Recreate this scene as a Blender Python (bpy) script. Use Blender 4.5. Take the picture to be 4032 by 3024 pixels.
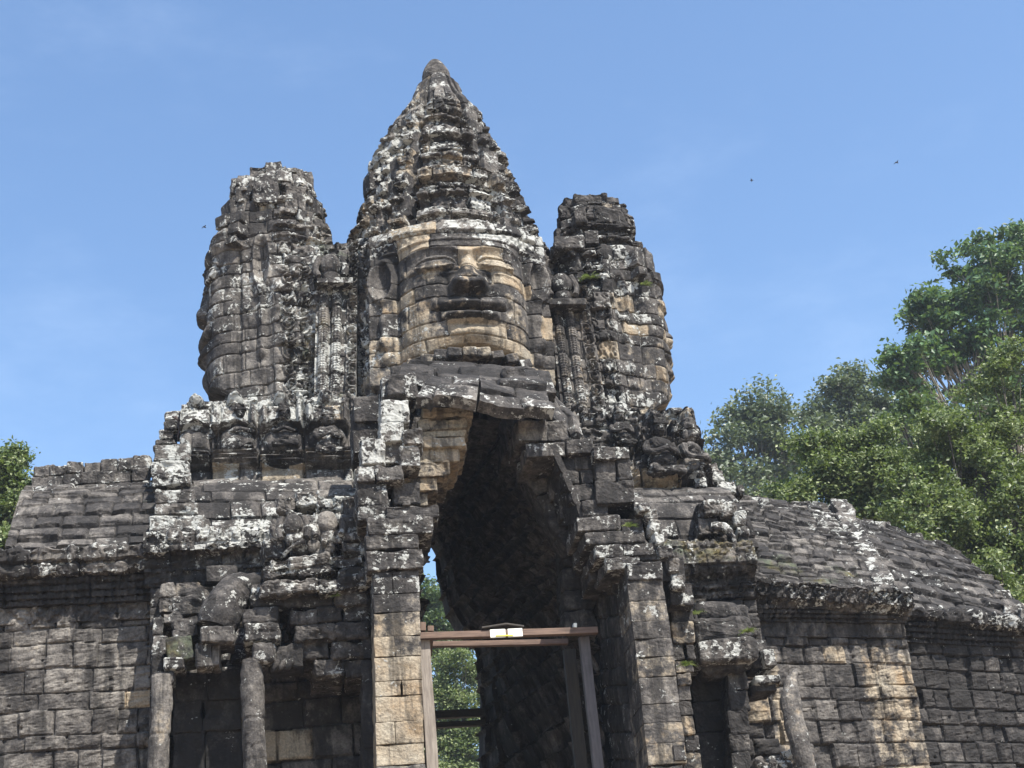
import bpy, math, random
import numpy as np
from mathutils import Vector, Matrix

for o in list(bpy.data.objects): bpy.data.objects.remove(o)
scene = bpy.context.scene
COL = scene.collection
R_ = math.radians

# ------------------------------------------------------------------ camera
FPX = 6300.0                      # focal length in pixels of a 4032 px wide frame
PITCH, YAW, ROLL = R_(25), R_(9), R_(5.5)
CAM = np.array([0.0, -24.0, 1.6])
_F = np.array([math.sin(YAW)*math.cos(PITCH), math.cos(YAW)*math.cos(PITCH), math.sin(PITCH)])
_R0 = np.array([math.cos(YAW), -math.sin(YAW), 0.0])
_U0 = np.cross(_R0, _F)
_RT = math.cos(ROLL)*_R0 - math.sin(ROLL)*_U0
_UP = math.sin(ROLL)*_R0 + math.cos(ROLL)*_U0
cd = bpy.data.cameras.new('camera'); cam = bpy.data.objects.new('camera', cd); COL.objects.link(cam)
cd.sensor_width = 36.0; cd.lens = 36.0*FPX/4032.0; cd.clip_start = 0.1; cd.clip_end = 5000
cam.matrix_world = Matrix(((_RT[0], _UP[0], -_F[0], CAM[0]), (_RT[1], _UP[1], -_F[1], CAM[1]),
                           (_RT[2], _UP[2], -_F[2], CAM[2]), (0, 0, 0, 1)))
scene.camera = cam

# ------------------------------------------------------------------ daylight
SUN_AZ, SUN_EL = R_(32), R_(56)   # azimuth from the camera side (-Y) towards +X
sd = np.array([math.sin(SUN_AZ)*math.cos(SUN_EL), -math.cos(SUN_AZ)*math.cos(SUN_EL), math.sin(SUN_EL)])
w = bpy.data.worlds.new('World'); scene.world = w; w.use_nodes = True
nt = w.node_tree; nt.nodes.clear()
sky = nt.nodes.new('ShaderNodeTexSky'); sky.sky_type = 'NISHITA'; sky.sun_disc = False
sky.sun_elevation = SUN_EL
sky.sun_rotation = math.atan2(sd[0], sd[1])
sky.air_density = 1.0; sky.dust_density = 0.8; sky.ozone_density = 0.0; sky.altitude = 0
bg = nt.nodes.new('ShaderNodeBackground'); bg.inputs['Strength'].default_value = 0.132
wo = nt.nodes.new('ShaderNodeOutputWorld')
hs = nt.nodes.new('ShaderNodeHueSaturation'); hs.inputs['Saturation'].default_value = 1.13; hs.inputs['Value'].default_value = 1.05
nt.links.new(sky.outputs[0], hs.inputs['Color'])
wtc = nt.nodes.new('ShaderNodeTexCoord'); wmp = nt.nodes.new('ShaderNodeMapping'); wmp.inputs['Scale'].default_value = (2.2, 2.2, 5.5); wmp.inputs['Rotation'].default_value = (0.3, 0.5, 0.2); wmp.inputs['Location'].default_value = (0.4, 0.1, 0.0)
wno = nt.nodes.new('ShaderNodeTexNoise'); wno.inputs['Scale'].default_value = 1.6; wno.inputs['Detail'].default_value = 7; wno.inputs['Roughness'].default_value = 0.62
wmr = nt.nodes.new('ShaderNodeMapRange'); wmr.interpolation_type = 'SMOOTHSTEP'; wmr.inputs[1].default_value = 0.50; wmr.inputs[2].default_value = 0.85; wmr.inputs[4].default_value = 0.13
wmx = nt.nodes.new('ShaderNodeMix'); wmx.data_type = 'RGBA'; wmx.inputs[7].default_value = (5.0, 5.9, 7.2, 1)
nt.links.new(wtc.outputs['Generated'], wmp.inputs[0]); nt.links.new(wmp.outputs[0], wno.inputs['Vector']); nt.links.new(wno.outputs[0], wmr.inputs[0]); nt.links.new(wmr.outputs[0], wmx.inputs[0])
nt.links.new(hs.outputs[0], wmx.inputs[6]); nt.links.new(wmx.outputs[2], bg.inputs[0]); nt.links.new(bg.outputs[0], wo.inputs[0])
sl = bpy.data.lights.new('sun', 'SUN'); sl.energy = 5.0; sl.angle = R_(0.5); sl.color = (1.0, 0.95, 0.86)
so = bpy.data.objects.new('sun', sl); COL.objects.link(so)
so.rotation_euler = Vector(sd).to_track_quat('Z', 'Y').to_euler(); so.location = (20, -30, 40)
scene.view_settings.view_transform = 'Standard'; scene.view_settings.look = 'None'
scene.view_settings.exposure = 0.95; scene.view_settings.gamma = 1.0
scene.cycles.max_bounces = 6; scene.cycles.diffuse_bounces = 3

# ------------------------------------------------------------------ where things stand
def A(px, py, Y):
    """world point seen at photo pixel (px,py) on the vertical plane at depth Y"""
    d = _F*FPX + _RT*(px-2016.0) + _UP*(1512.0-py)
    return CAM + d*((Y-CAM[1])/d[1])
def AX(px, py, Y): return A(px, py, Y)[0]
def AZ(px, py, Y): return A(px, py, Y)[2]

# ------------------------------------------------------------------ noise
def _h(ix, iy, iz, s):
    x = ix.astype(np.uint32)*np.uint32(374761393) + iy.astype(np.uint32)*np.uint32(668265263) \
        + iz.astype(np.uint32)*np.uint32(2246822519) + np.uint32((s*3266489917) & 0xffffffff)
    x ^= x >> np.uint32(15); x *= np.uint32(2246822519); x ^= x >> np.uint32(13)
    x *= np.uint32(3266489917); x ^= x >> np.uint32(16)
    return x.astype(np.float32)*np.float32(2.0/4294967295.0) - np.float32(1)
def vn(P, sc, seed=0):
    q = np.asarray(P, np.float32)*np.float32(sc) + np.float32(1000.37)
    i = np.floor(q).astype(np.int64); f = q-i; f = f*f*(3-2*f)
    x, y, z = i[..., 0], i[..., 1], i[..., 2]; a, b, c = f[..., 0], f[..., 1], f[..., 2]
    def L(dz):
        p = _h(x, y, z+dz, seed); q_ = _h(x+1, y, z+dz, seed); r = _h(x, y+1, z+dz, seed); t = _h(x+1, y+1, z+dz, seed)
        u_ = p+(q_-p)*a; v_ = r+(t-r)*a
        return u_+(v_-u_)*b
    l0, l1 = L(0), L(1)
    return l0+(l1-l0)*c
def fbm(P, sc, o=3, seed=0, g=0.5):
    s = 0; a = 1.0
    for k in range(o):
        s = s + a*vn(P, sc*2.03**k, seed+k*17); a *= g
    return s
def uvP(u, v, s=0.0): return np.stack([u, v, np.full_like(u, s)], -1)
def ss(x, a, b):
    t = np.clip((x-a)/(b-a), 0, 1); return t*t*(3-2*t)
def G(x): return np.exp(-x*x)

# ------------------------------------------------------------------ scene-graph helpers
def tag(o, label=None, cat=None, group=None, kind=None):
    if label: o['label'] = label
    if cat: o['category'] = cat
    if group: o['group'] = group
    if kind: o['kind'] = kind
    return o
def empty(name, loc=(0, 0, 0), label=None, cat=None, group=None, parent=None):
    o = bpy.data.objects.new(name, None); COL.objects.link(o); o.location = loc
    o.empty_display_size = 0.5
    if parent: o.parent = parent
    return tag(o, label, cat, group)
def mesh_obj(name, V, F, mat, parent=None, col=None, smooth=False, base=(0, 0, 0), attr='st'):
    """V (n,3), F (m,k) with k = 3 or 4"""
    q = parent
    base = np.array(base, float)
    while q is not None: base = base+np.array(q.location); q = q.parent
    V = np.asarray(V, np.float32) - base.astype(np.float32)
    F = np.asarray(F, np.int32); k = F.shape[1]
    m = bpy.data.meshes.new(name)
    m.vertices.add(len(V)); m.vertices.foreach_set('co', V.ravel())
    m.loops.add(F.size); m.loops.foreach_set('vertex_index', F.ravel())
    m.polygons.add(len(F)); m.polygons.foreach_set('loop_start', np.arange(0, F.size, k, dtype=np.int32))
    m.polygons.foreach_set('loop_total', np.full(len(F), k, np.int32))
    m.update(calc_edges=True)
    if smooth: m.polygons.foreach_set('use_smooth', np.ones(len(F), bool))
    else: m.polygons.foreach_set('use_smooth', np.zeros(len(F), bool))
    if col is not None:
        a = m.attributes.new(attr, 'FLOAT_COLOR', 'POINT')
        a.data.foreach_set('color', np.asarray(col, np.float32).ravel())
    m.materials.append(mat)
    o = bpy.data.objects.new(name, m); COL.objects.link(o)
    if parent is not None: o.parent = parent
    return o
def grid_faces(n, m, wrap=False):
    i = np.arange(n-1)[:, None]; j = np.arange(m if wrap else m-1)[None, :]
    a = i*m+j; b = i*m+(j+1) % m; c = (i+1)*m+(j+1) % m; d = (i+1)*m+j
    return np.stack([a, b, c, d], -1).reshape(-1, 4)

# ------------------------------------------------------------------ materials
def new_mat(name):
    m = bpy.data.materials.new(name); m.use_nodes = True
    n = m.node_tree; n.nodes.clear()
    out = n.nodes.new('ShaderNodeOutputMaterial')
    return m, n, out
class NB:
    def __init__(s, nt): s.nt = nt
    def node(s, t, **k):
        n = s.nt.nodes.new(t)
        for a, b in k.items(): setattr(n, a, b)
        return n
    def link(s, a, b): s.nt.links.new(a, b)
    def val(s, sock, v):
        if hasattr(v, 'node'): s.link(v, sock)
        else: sock.default_value = v
    def math(s, op, a, b=0.0, c=0.0, clamp=False):
        n = s.node('ShaderNodeMath', operation=op, use_clamp=clamp)
        s.val(n.inputs[0], a); s.val(n.inputs[1], b); s.val(n.inputs[2], c); return n.outputs[0]
    def noise(s, vec, sc, det=4, rough=0.55, lac=2.0, dist=0.0):
        n = s.node('ShaderNodeTexNoise'); s.link(vec, n.inputs['Vector'])
        n.inputs['Scale'].default_value = sc; n.inputs['Detail'].default_value = det
        n.inputs['Roughness'].default_value = rough; n.inputs['Distortion'].default_value = dist
        return n.outputs[0]
    def mapping(s, vec, sc, loc=(0, 0, 0)):
        n = s.node('ShaderNodeMapping'); s.link(vec, n.inputs[0])
        n.inputs['Scale'].default_value = sc; n.inputs['Location'].default_value = loc; return n.outputs[0]
    def ramp(s, fac, lo, hi):
        n = s.node('ShaderNodeMapRange'); n.interpolation_type = 'SMOOTHSTEP'
        s.val(n.inputs[0], fac); n.inputs[1].default_value = lo; n.inputs[2].default_value = hi
        return n.outputs[0]
    def mix(s, fac, a, b, mode='MIX'):
        n = s.node('ShaderNodeMix', data_type='RGBA', blend_type=mode)
        s.val(n.inputs[0], fac)
        for k, v in ((6, a), (7, b)):
            if hasattr(v, 'node'): s.link(v, n.inputs[k])
            else: n.inputs[k].default_value = (*v, 1)
        return n.outputs[2]
    def cramp(s, fac, stops):
        n = s.node('ShaderNodeValToRGB'); s.link(fac, n.inputs[0]); e = n.color_ramp.elements
        while len(e) < len(stops): e.new(0.5)
        for el, (p, c) in zip(e, stops): el.position = p; el.color = (*c, 1)
        return n.outputs[0]

def stone_material(name, bump=0.6):
    m, n, out = new_mat(name); b = NB(n)
    P = b.node('ShaderNodeTexCoord').outputs['Object']
    at = b.node('ShaderNodeAttribute', attribute_name='st')
    sp = b.node('ShaderNodeSeparateColor'); b.link(at.outputs['Color'], sp.inputs[0])
    tone, tan, lich = sp.outputs[0], sp.outputs[1], sp.outputs[2]; moss = at.outputs['Alpha']
    n1 = b.noise(P, 0.7, 4, 0.6); n2 = b.noise(P, 4.5, 7, 0.65); n3 = b.noise(P, 30, 5, 0.6)
    # weathered sandstone
    f = b.math('MULTIPLY_ADD', tone, 0.62, b.math('MULTIPLY_ADD', n2, 1.15, b.math('MULTIPLY_ADD', n1, 0.65, -0.70)))
    f = b.math('MULTIPLY_ADD', b.math('SUBTRACT', n3, 0.5), 0.55, f)
    base = b.cramp(f, [(0.14, (0.016, 0.015, 0.0148)), (0.40, (0.047, 0.043, 0.041)), (0.61, (0.112, 0.102, 0.093)), (0.94, (0.26, 0.238, 0.21))])
    # fresh buff sandstone where the dark film has come off
    tm = b.ramp(b.math('ADD', b.math('MULTIPLY_ADD', n2, 0.9, -0.45), tan), 0.42, 0.62)
    tn = b.cramp(b.noise(P, 2.1, 4, 0.6), [(0.3, (0.34, 0.24, 0.14)), (0.46, (0.38, 0.31, 0.22)), (0.7, (0.41, 0.365, 0.285))])
    tn = b.mix(b.ramp(n3, 0.3, 0.75), b.mix(0.55, tn, (0.12, 0.10, 0.08)), tn)
    c = b.mix(tm, base, tn)
    # black rain streaks
    st = b.noise(b.mapping(P, (3.2, 3.2, 0.28)), 1.6, 5, 0.62)
    c = b.mix(b.math('MULTIPLY', b.ramp(st, 0.50, 0.63), b.math('MULTIPLY_ADD', tan, -0.25, 0.80)), c, (0.022, 0.0205, 0.020))
    bf_ = b.noise(b.mapping(P, (1, 1, .55), (3, 9, 4)), 1.7, 7, 0.68)
    c = b.mix(b.math('MULTIPLY', b.ramp(bf_, 0.515, 0.60), b.math('MULTIPLY_ADD', tan, -0.75, 0.90, clamp=True)), c, (0.021, 0.0195, 0.019))
    # green-grey algae
    gm = b.ramp(b.math('ADD', b.math('MULTIPLY_ADD', b.noise(P, 3.0, 6, 0.7), 1.0, -0.5), moss), 0.45, 0.75)
    c = b.mix(b.math('MULTIPLY', gm, 0.75), c, b.mix(b.ramp(n1, 0.50, 0.58), b.mix(n3, (0.05, 0.07, 0.035), (0.19, 0.22, 0.15)), b.mix(n3, (0.07, 0.06, 0.015), (0.19, 0.14, 0.035))))
    # white crustose lichen, small crisp patches
    l1 = b.noise(P, 4.6, 8, 0.66, dist=0.4); l2 = b.noise(b.mapping(P, (1, 1, 1.35), (7, 3, 1)), 17, 5, 0.65)
    lf = b.math('ADD', b.math('MULTIPLY_ADD', l2, 0.42, b.math('MULTIPLY', l1, 0.78)), b.math('MULTIPLY_ADD', lich, 0.23, -0.115))
    lm = b.ramp(lf, 0.652, 0.692)
    lc = b.mix(b.noise(P, 26, 3, 0.6), (0.22, 0.225, 0.21), (0.52, 0.52, 0.49))
    c = b.mix(b.math('MULTIPLY', lm, 0.95), c, lc)
    bs = b.node('ShaderNodeBsdfPrincipled'); b.link(c, bs.inputs['Base Color'])
    bs.inputs['Roughness'].default_value = 0.92; bs.inputs['Specular IOR Level'].default_value = 0.25
    vo = b.node('ShaderNodeTexVoronoi'); b.link(P, vo.inputs['Vector']); vo.inputs['Scale'].default_value = 16
    hgt = b.math('ADD', b.math('MULTIPLY', b.noise(P, 24, 8, 0.7), 1.0), b.math('MULTIPLY', vo.outputs['Distance'], 0.35))
    hgt = b.math('MULTIPLY_ADD', lm, 0.12, hgt)
    bm = b.node('ShaderNodeBump'); bm.inputs['Strength'].default_value = bump; bm.inputs['Distance'].default_value = 0.045
    b.link(hgt, bm.inputs['Height']); b.link(bm.outputs[0], bs.inputs['Normal'])
    b.link(bs.outputs[0], out.inputs[0])
    return m
STONE = stone_material('weathered_sandstone')

def wood_material(name, c0, c1, rough=0.7):
    m, n, out = new_mat(name); b = NB(n)
    P = b.node('ShaderNodeTexCoord').outputs['Object']
    at = b.node('ShaderNodeAttribute', attribute_name='st')
    sp = b.node('ShaderNodeSeparateColor'); b.link(at.outputs['Color'], sp.inputs[0])
    v = b.node('ShaderNodeCombineXYZ')       # along / across the grain
    b.link(b.math('MULTIPLY', sp.outputs[0], 1.2), v.inputs[0]); b.link(b.math('MULTIPLY', sp.outputs[1], 14.0), v.inputs[1])
    b.link(b.math('MULTIPLY', sp.outputs[2], 14.0), v.inputs[2])
    g = b.noise(v.outputs[0], 2.0, 6, 0.65); g2 = b.noise(P, 3.0, 4, 0.6)
    c = b.mix(b.ramp(g, 0.3, 0.7), c0, c1)
    c = b.mix(b.math('MULTIPLY', b.ramp(g2, 0.5, 0.75), 0.5), c, tuple(x*0.45 for x in c0))
    bs = b.node('ShaderNodeBsdfPrincipled'); b.link(c, bs.inputs['Base Color']); bs.inputs['Roughness'].default_value = rough
    bm = b.node('ShaderNodeBump'); bm.inputs['Strength'].default_value = 0.4; bm.inputs['Distance'].default_value = 0.01
    b.link(g, bm.inputs['Height']); b.link(bm.outputs[0], bs.inputs['Normal']); b.link(bs.outputs[0], out.inputs[0])
    return m
RED_WOOD = wood_material('red_brown_timber', (0.085, 0.052, 0.038), (0.18, 0.115, 0.082))
GREY_WOOD = wood_material('silvered_timber', (0.15, 0.125, 0.105), (0.27, 0.235, 0.20))
SLATE_WOOD = wood_material('grey_painted_timber', (0.075, 0.068, 0.07), (0.125, 0.112, 0.115))
DARK_WOOD = wood_material('dark_timber', (0.022, 0.018, 0.014), (0.05, 0.04, 0.03))

def plain_mat(name, c0, c1, sc=8, rough=0.8):
    m, n, out = new_mat(name); b = NB(n)
    P = b.node('ShaderNodeTexCoord').outputs['Object']
    c = b.mix(b.ramp(b.noise(P, sc, 5, 0.65), 0.3, 0.7), c0, c1)
    bs = b.node('ShaderNodeBsdfPrincipled'); b.link(c, bs.inputs['Base Color']); bs.inputs['Roughness'].default_value = rough
    b.link(bs.outputs[0], out.inputs[0]); return m
WHITE_BOARD = plain_mat('white_board', (0.70, 0.70, 0.62), (0.82, 0.82, 0.76), 5, 0.5)
YELLOW = plain_mat('yellow_edge', (0.75, 0.62, 0.03), (0.8, 0.7, 0.08))
BIRD = plain_mat('dark_feathers', (0.015, 0.014, 0.015), (0.03, 0.028, 0.03))
METAL = plain_mat('rusty_iron', (0.02, 0.016, 0.014), (0.06, 0.035, 0.025))
EARTH = plain_mat('trodden_earth', (0.16, 0.11, 0.07), (0.26, 0.19, 0.125), 0.6)
PATHM = plain_mat('sandy_road', (0.24, 0.19, 0.14), (0.33, 0.27, 0.21), 1.2)

def leaf_material(name, c0, c1, c2, rough=0.4, trans=0.3):
    m, n, out = new_mat(name); b = NB(n)
    at = b.node('ShaderNodeAttribute', attribute_name='st')
    sp = b.node('ShaderNodeSeparateColor'); b.link(at.outputs['Color'], sp.inputs[0])
    c = b.cramp(sp.outputs[0], [(0.0, c0), (0.5, c1), (1.0, c2)])
    bs = b.node('ShaderNodeBsdfPrincipled'); b.link(c, bs.inputs['Base Color']); bs.inputs['Roughness'].default_value = rough
    bs.inputs['Specular IOR Level'].default_value = 0.5
    tr = b.node('ShaderNodeBsdfTranslucent'); b.link(b.mix(0.5, c, (0.16, 0.22, 0.03)), tr.inputs[0])
    mx = b.node('ShaderNodeMixShader'); mx.inputs[0].default_value = trans
    b.link(bs.outputs[0], mx.inputs[1]); b.link(tr.outputs[0], mx.inputs[2]); b.link(mx.outputs[0], out.inputs[0])
    return m
LEAF_LIGHT = leaf_material('light_green_leaves', (0.028, 0.052, 0.012), (0.095, 0.142, 0.036), (0.30, 0.345, 0.16), 0.48, .4)  # palest stop carries the glints painted on single leaves
LEAF_DARK = leaf_material('dark_green_leaves', (0.016, 0.044, 0.016), (0.045, 0.11, 0.038), (0.12, 0.22, 0.09), 0.48, .4)
LEAF_HAZY = leaf_material('haze_greyed_leaves', (0.06, 0.085, 0.05), (0.095, 0.13, 0.075), (0.15, 0.185, 0.11), 0.45)  # distance haze of the far trees is put into this grey-green colour
LEAF_MID = leaf_material('mid_green_leaves', (0.03, 0.06, 0.015), (0.06, 0.105, 0.028), (0.10, 0.15, 0.045), 0.4)
BARK = plain_mat('pale_bark', (0.15, 0.135, 0.105), (0.32, 0.295, 0.245), 6, 0.9)
BARK_DARK = plain_mat('dark_bark', (0.05, 0.042, 0.034), (0.11, 0.095, 0.08), 6, 0.9)

# ------------------------------------------------------------------ masonry height field
def masonry(u, v, seed, ch=0.36, bl=0.7, jit=0.3, warp=0.03):
    rng = np.random.default_rng(seed)
    Q = uvP(u, v, seed*3.1)
    uw = u + warp*fbm(Q, 1.1, 2, seed+1); vw = v + warp*1.0*fbm(Q, 0.8, 2, seed+2)
    v0, v1 = vw.min()-.1, vw.max()+.1
    ed = [v0]
    while ed[-1] < v1: ed.append(ed[-1]+ch*(1+jit*rng.uniform(-1, 1)))
    ed = np.array(ed); ci = np.clip(np.searchsorted(ed, vw, side='right')-1, 0, len(ed)-2)
    hh = (ed[1:]-ed[:-1])[ci]; lv = (vw-ed[ci])/hh
    u0, u1 = uw.min()-.1, uw.max()+.1
    du = np.zeros_like(u); lu = np.zeros_like(u); r = np.zeros(u.shape+(5,), np.float32)
    for c in range(len(ed)-1):
        mk = ci == c
        if not mk.any(): continue
        js = [u0-bl*rng.uniform(0, 1)]
        while js[-1] < u1: js.append(js[-1]+bl*(1+1.3*jit*rng.uniform(-1, 1)))
        js = np.array(js); rr = rng.uniform(0, 1, (len(js), 5)).astype(np.float32)
        x = uw[mk]; bi = np.clip(np.searchsorted(js, x, side='right')-1, 0, len(js)-2)
        w_ = js[bi+1]-js[bi]; t = (x-js[bi])/w_
        lu[mk] = t; du[mk] = np.minimum(t, 1-t)*w_; r[mk] = rr[bi]
    dv = np.minimum(lv, 1-lv)*hh
    return dict(d=np.minimum(du, dv), lu=lu-.5, lv=lv-.5, r=r)
def block_height(M, off=.02, tilt=.02, joint=.03, jw=.014, rnd=.015, miss=0.02, missd=.07):
    r = M['r']
    h = off*(r[..., 0]*2-1) + tilt*(M['lu']*(r[..., 1]*2-1)+M['lv']*(r[..., 2]*2-1))
    h = h - joint*G(M['d']/jw) - rnd*np.exp(-M['d']/.045)
    h = h - np.where(r[..., 3] < miss, missd, 0)
    return h
def colour(M, P, tone=.5, tan=0.0, tanp=0.0, lich=.4, moss=0.0, seed=0, tv=.5):
    """R tone, G buff stone, B lichen, A algae : numbers or arrays"""
    r = M['r']; z = np.zeros(r.shape[:-1], np.float32)
    t = tone + tv*(r[..., 4]-.5) + .16*vn(P, .45, 72)
    g = z + tan + np.where(r[..., 3] > 1-tanp, .45, 0)
    l = z + lich + .35*(r[..., 1]-.5) + .34*vn(P, .6, 71)
    a = z + moss + .15*vn(P, .7, seed+72)
    return np.clip(np.stack([t+z, g, l, a], -1), 0, 1)

def finish(name, P, u, v, parent, seed=1, ch=.36, bl=.7, jit=.3, warp=.03, off=.02, tilt=.02, joint=.03, jw=.014, rnd=.015,
           miss=.02, missd=.07, relief=None, rough=.012, rs=3.0, chip=.02, col={}, skirt=.5, mat=None, flip=False, colfn=None):
    du = np.gradient(P, axis=1); dv = np.gradient(P, axis=0)
    N = np.cross(du, dv); N /= np.linalg.norm(N, axis=-1, keepdims=True)+1e-9
    if flip: N = -N
    M = masonry(u, v, seed, ch, bl, jit, warp)
    h = block_height(M, off, tilt, joint, jw, rnd, miss, missd)
    h = h + rough*fbm(P, rs, 4, seed+5, .55)
    cn = vn(P, 5.0, seed+9)
    h = h - chip*ss(cn, .25, .7)*np.exp(-M['d']/.07)
    if relief is not None: h = h + relief(u, v, P)
    V = P + N*h[..., None]
    C = colour(M, P, seed=seed, **{k: (f(u, v, P) if callable(f) else f) for k, f in col.items()})
    if skirt:
        V = np.pad(V, ((1, 1), (1, 1), (0, 0)), mode='edge'); Np = np.pad(N, ((1, 1), (1, 1), (0, 0)), mode='edge')
        C = np.pad(C, ((1, 1), (1, 1), (0, 0)), mode='edge')
        k = np.zeros(V.shape[:2]); k[0] = k[-1] = 1; k[:, 0] = k[:, -1] = 1
        V = V - Np*(k*skirt)[..., None]
    n, m = V.shape[:2]
    F = grid_faces(n, m)
    if flip: F = F[:, ::-1]
    return mesh_obj(name, V.reshape(-1, 3), F, mat or STONE, parent, C.reshape(-1, 4))

def axis_samples(L, res): return np.linspace(0, 1, max(3, int(round(L/res))+1))
def patch(name, bl_, br, tr, tl, parent, res=.026, bulge=0.0, zlow=None, **k):
    bl_, br, tr, tl = [np.asarray(p, float) for p in (bl_, br, tr, tl)]
    W = (np.linalg.norm(br-bl_)+np.linalg.norm(tr-tl))/2; H = (np.linalg.norm(tl-bl_)+np.linalg.norm(tr-br))/2
    s = axis_samples(W, res); t = axis_samples(H, res)
    S, T = np.meshgrid(s, t)
    P = (bl_*(1-S)[..., None]+br*S[..., None])*(1-T)[..., None] + (tl*(1-S)[..., None]+tr*S[..., None])*T[..., None]
    if bulge:
        N = np.cross(br-bl_, tl-bl_); N /= np.linalg.norm(N)
        P = P + N*(bulge*np.sin(np.pi*np.clip(T, 0, 1)))[..., None]
    return finish(name, P, S*W, T*H, parent, **k)
def sweep(name, A0, A1, prof, parent, res=.026, low=6.2, low_res=.12, dz=0.0, ures=None, **k):
    """extrude a wall profile [(out, z), ...] along the line A0 -> A1 (x,y); dz: z change towards A1"""
    k.setdefault('skirt', .10)
    A0 = np.array([A0[0], A0[1]], float); A1 = np.array([A1[0], A1[1]], float)
    L = np.linalg.norm(A1-A0); d = (A1-A0)/L; o = np.array([d[1], -d[0]])
    pts = []; acc = []; vv = 0.0
    for (a, b) in zip(prof[:-1], prof[1:]):
        ln = math.hypot(b[0]-a[0], b[1]-a[1])
        rr = low_res if max(a[1], b[1]) < low else res
        n = max(1, int(round(ln/rr)))
        for q in range(n):
            t = q/n; pts.append((a[0]+(b[0]-a[0])*t, a[1]+(b[1]-a[1])*t)); acc.append(vv+ln*t)
        vv += ln
    pts.append(prof[-1]); acc.append(vv)
    pts = np.array(pts); acc = np.array(acc)
    s = axis_samples(L, ures or res)
    XY = A0[None]+np.outer(s, A1-A0)
    P = np.zeros((len(pts), len(s), 3))
    P[..., 0] = XY[None, :, 0]+o[0]*pts[:, 0][:, None]; P[..., 1] = XY[None, :, 1]+o[1]*pts[:, 0][:, None]
    P[..., 2] = pts[:, 1][:, None]+dz*s[None, :]
    U, V = np.meshgrid(s*L, acc)
    return finish(name, P, U, V, parent, **k)

# ------------------------------------------------------------------ loose-shaped stones
def cube_topology(n):
    t = np.linspace(-1, 1, n+1); t = np.sign(t)*np.abs(t)**.72
    idx = {}; V = []; F = []
    def vid(p):
        kx = tuple(np.round(p, 5))
        if kx not in idx: idx[kx] = len(V); V.append(p)
        return idx[kx]
    for ax in range(3):
        for sg in (-1, 1):
            for i in range(n):
                for j in range(n):
                    q = []
                    for (a, b) in ((i, j), (i+1, j), (i+1, j+1), (i, j+1)):
                        p = [0, 0, 0]; p[ax] = sg; p[(ax+1) % 3] = t[a]; p[(ax+2) % 3] = t[b]; q.append(vid(p))
                    F.append(q if sg > 0 else q[::-1])
    return np.array(V, np.float32), np.array(F, np.int32)
CUBES = {n: cube_topology(n) for n in (5, 8, 12, 18)}
def rotm(rx, ry, rz):
    cx, sx, cy, sy, cz, sz = math.cos(rx), math.sin(rx), math.cos(ry), math.sin(ry), math.cos(rz), math.sin(rz)
    X = np.array([[1, 0, 0], [0, cx, -sx], [0, sx, cx]]); Y = np.array([[cy, 0, sy], [0, 1, 0], [-sy, 0, cy]])
    Z = np.array([[cz, -sz, 0], [sz, cz, 0], [0, 0, 1]]); return Z@Y@X
RNG = np.random.default_rng(5)
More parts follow.
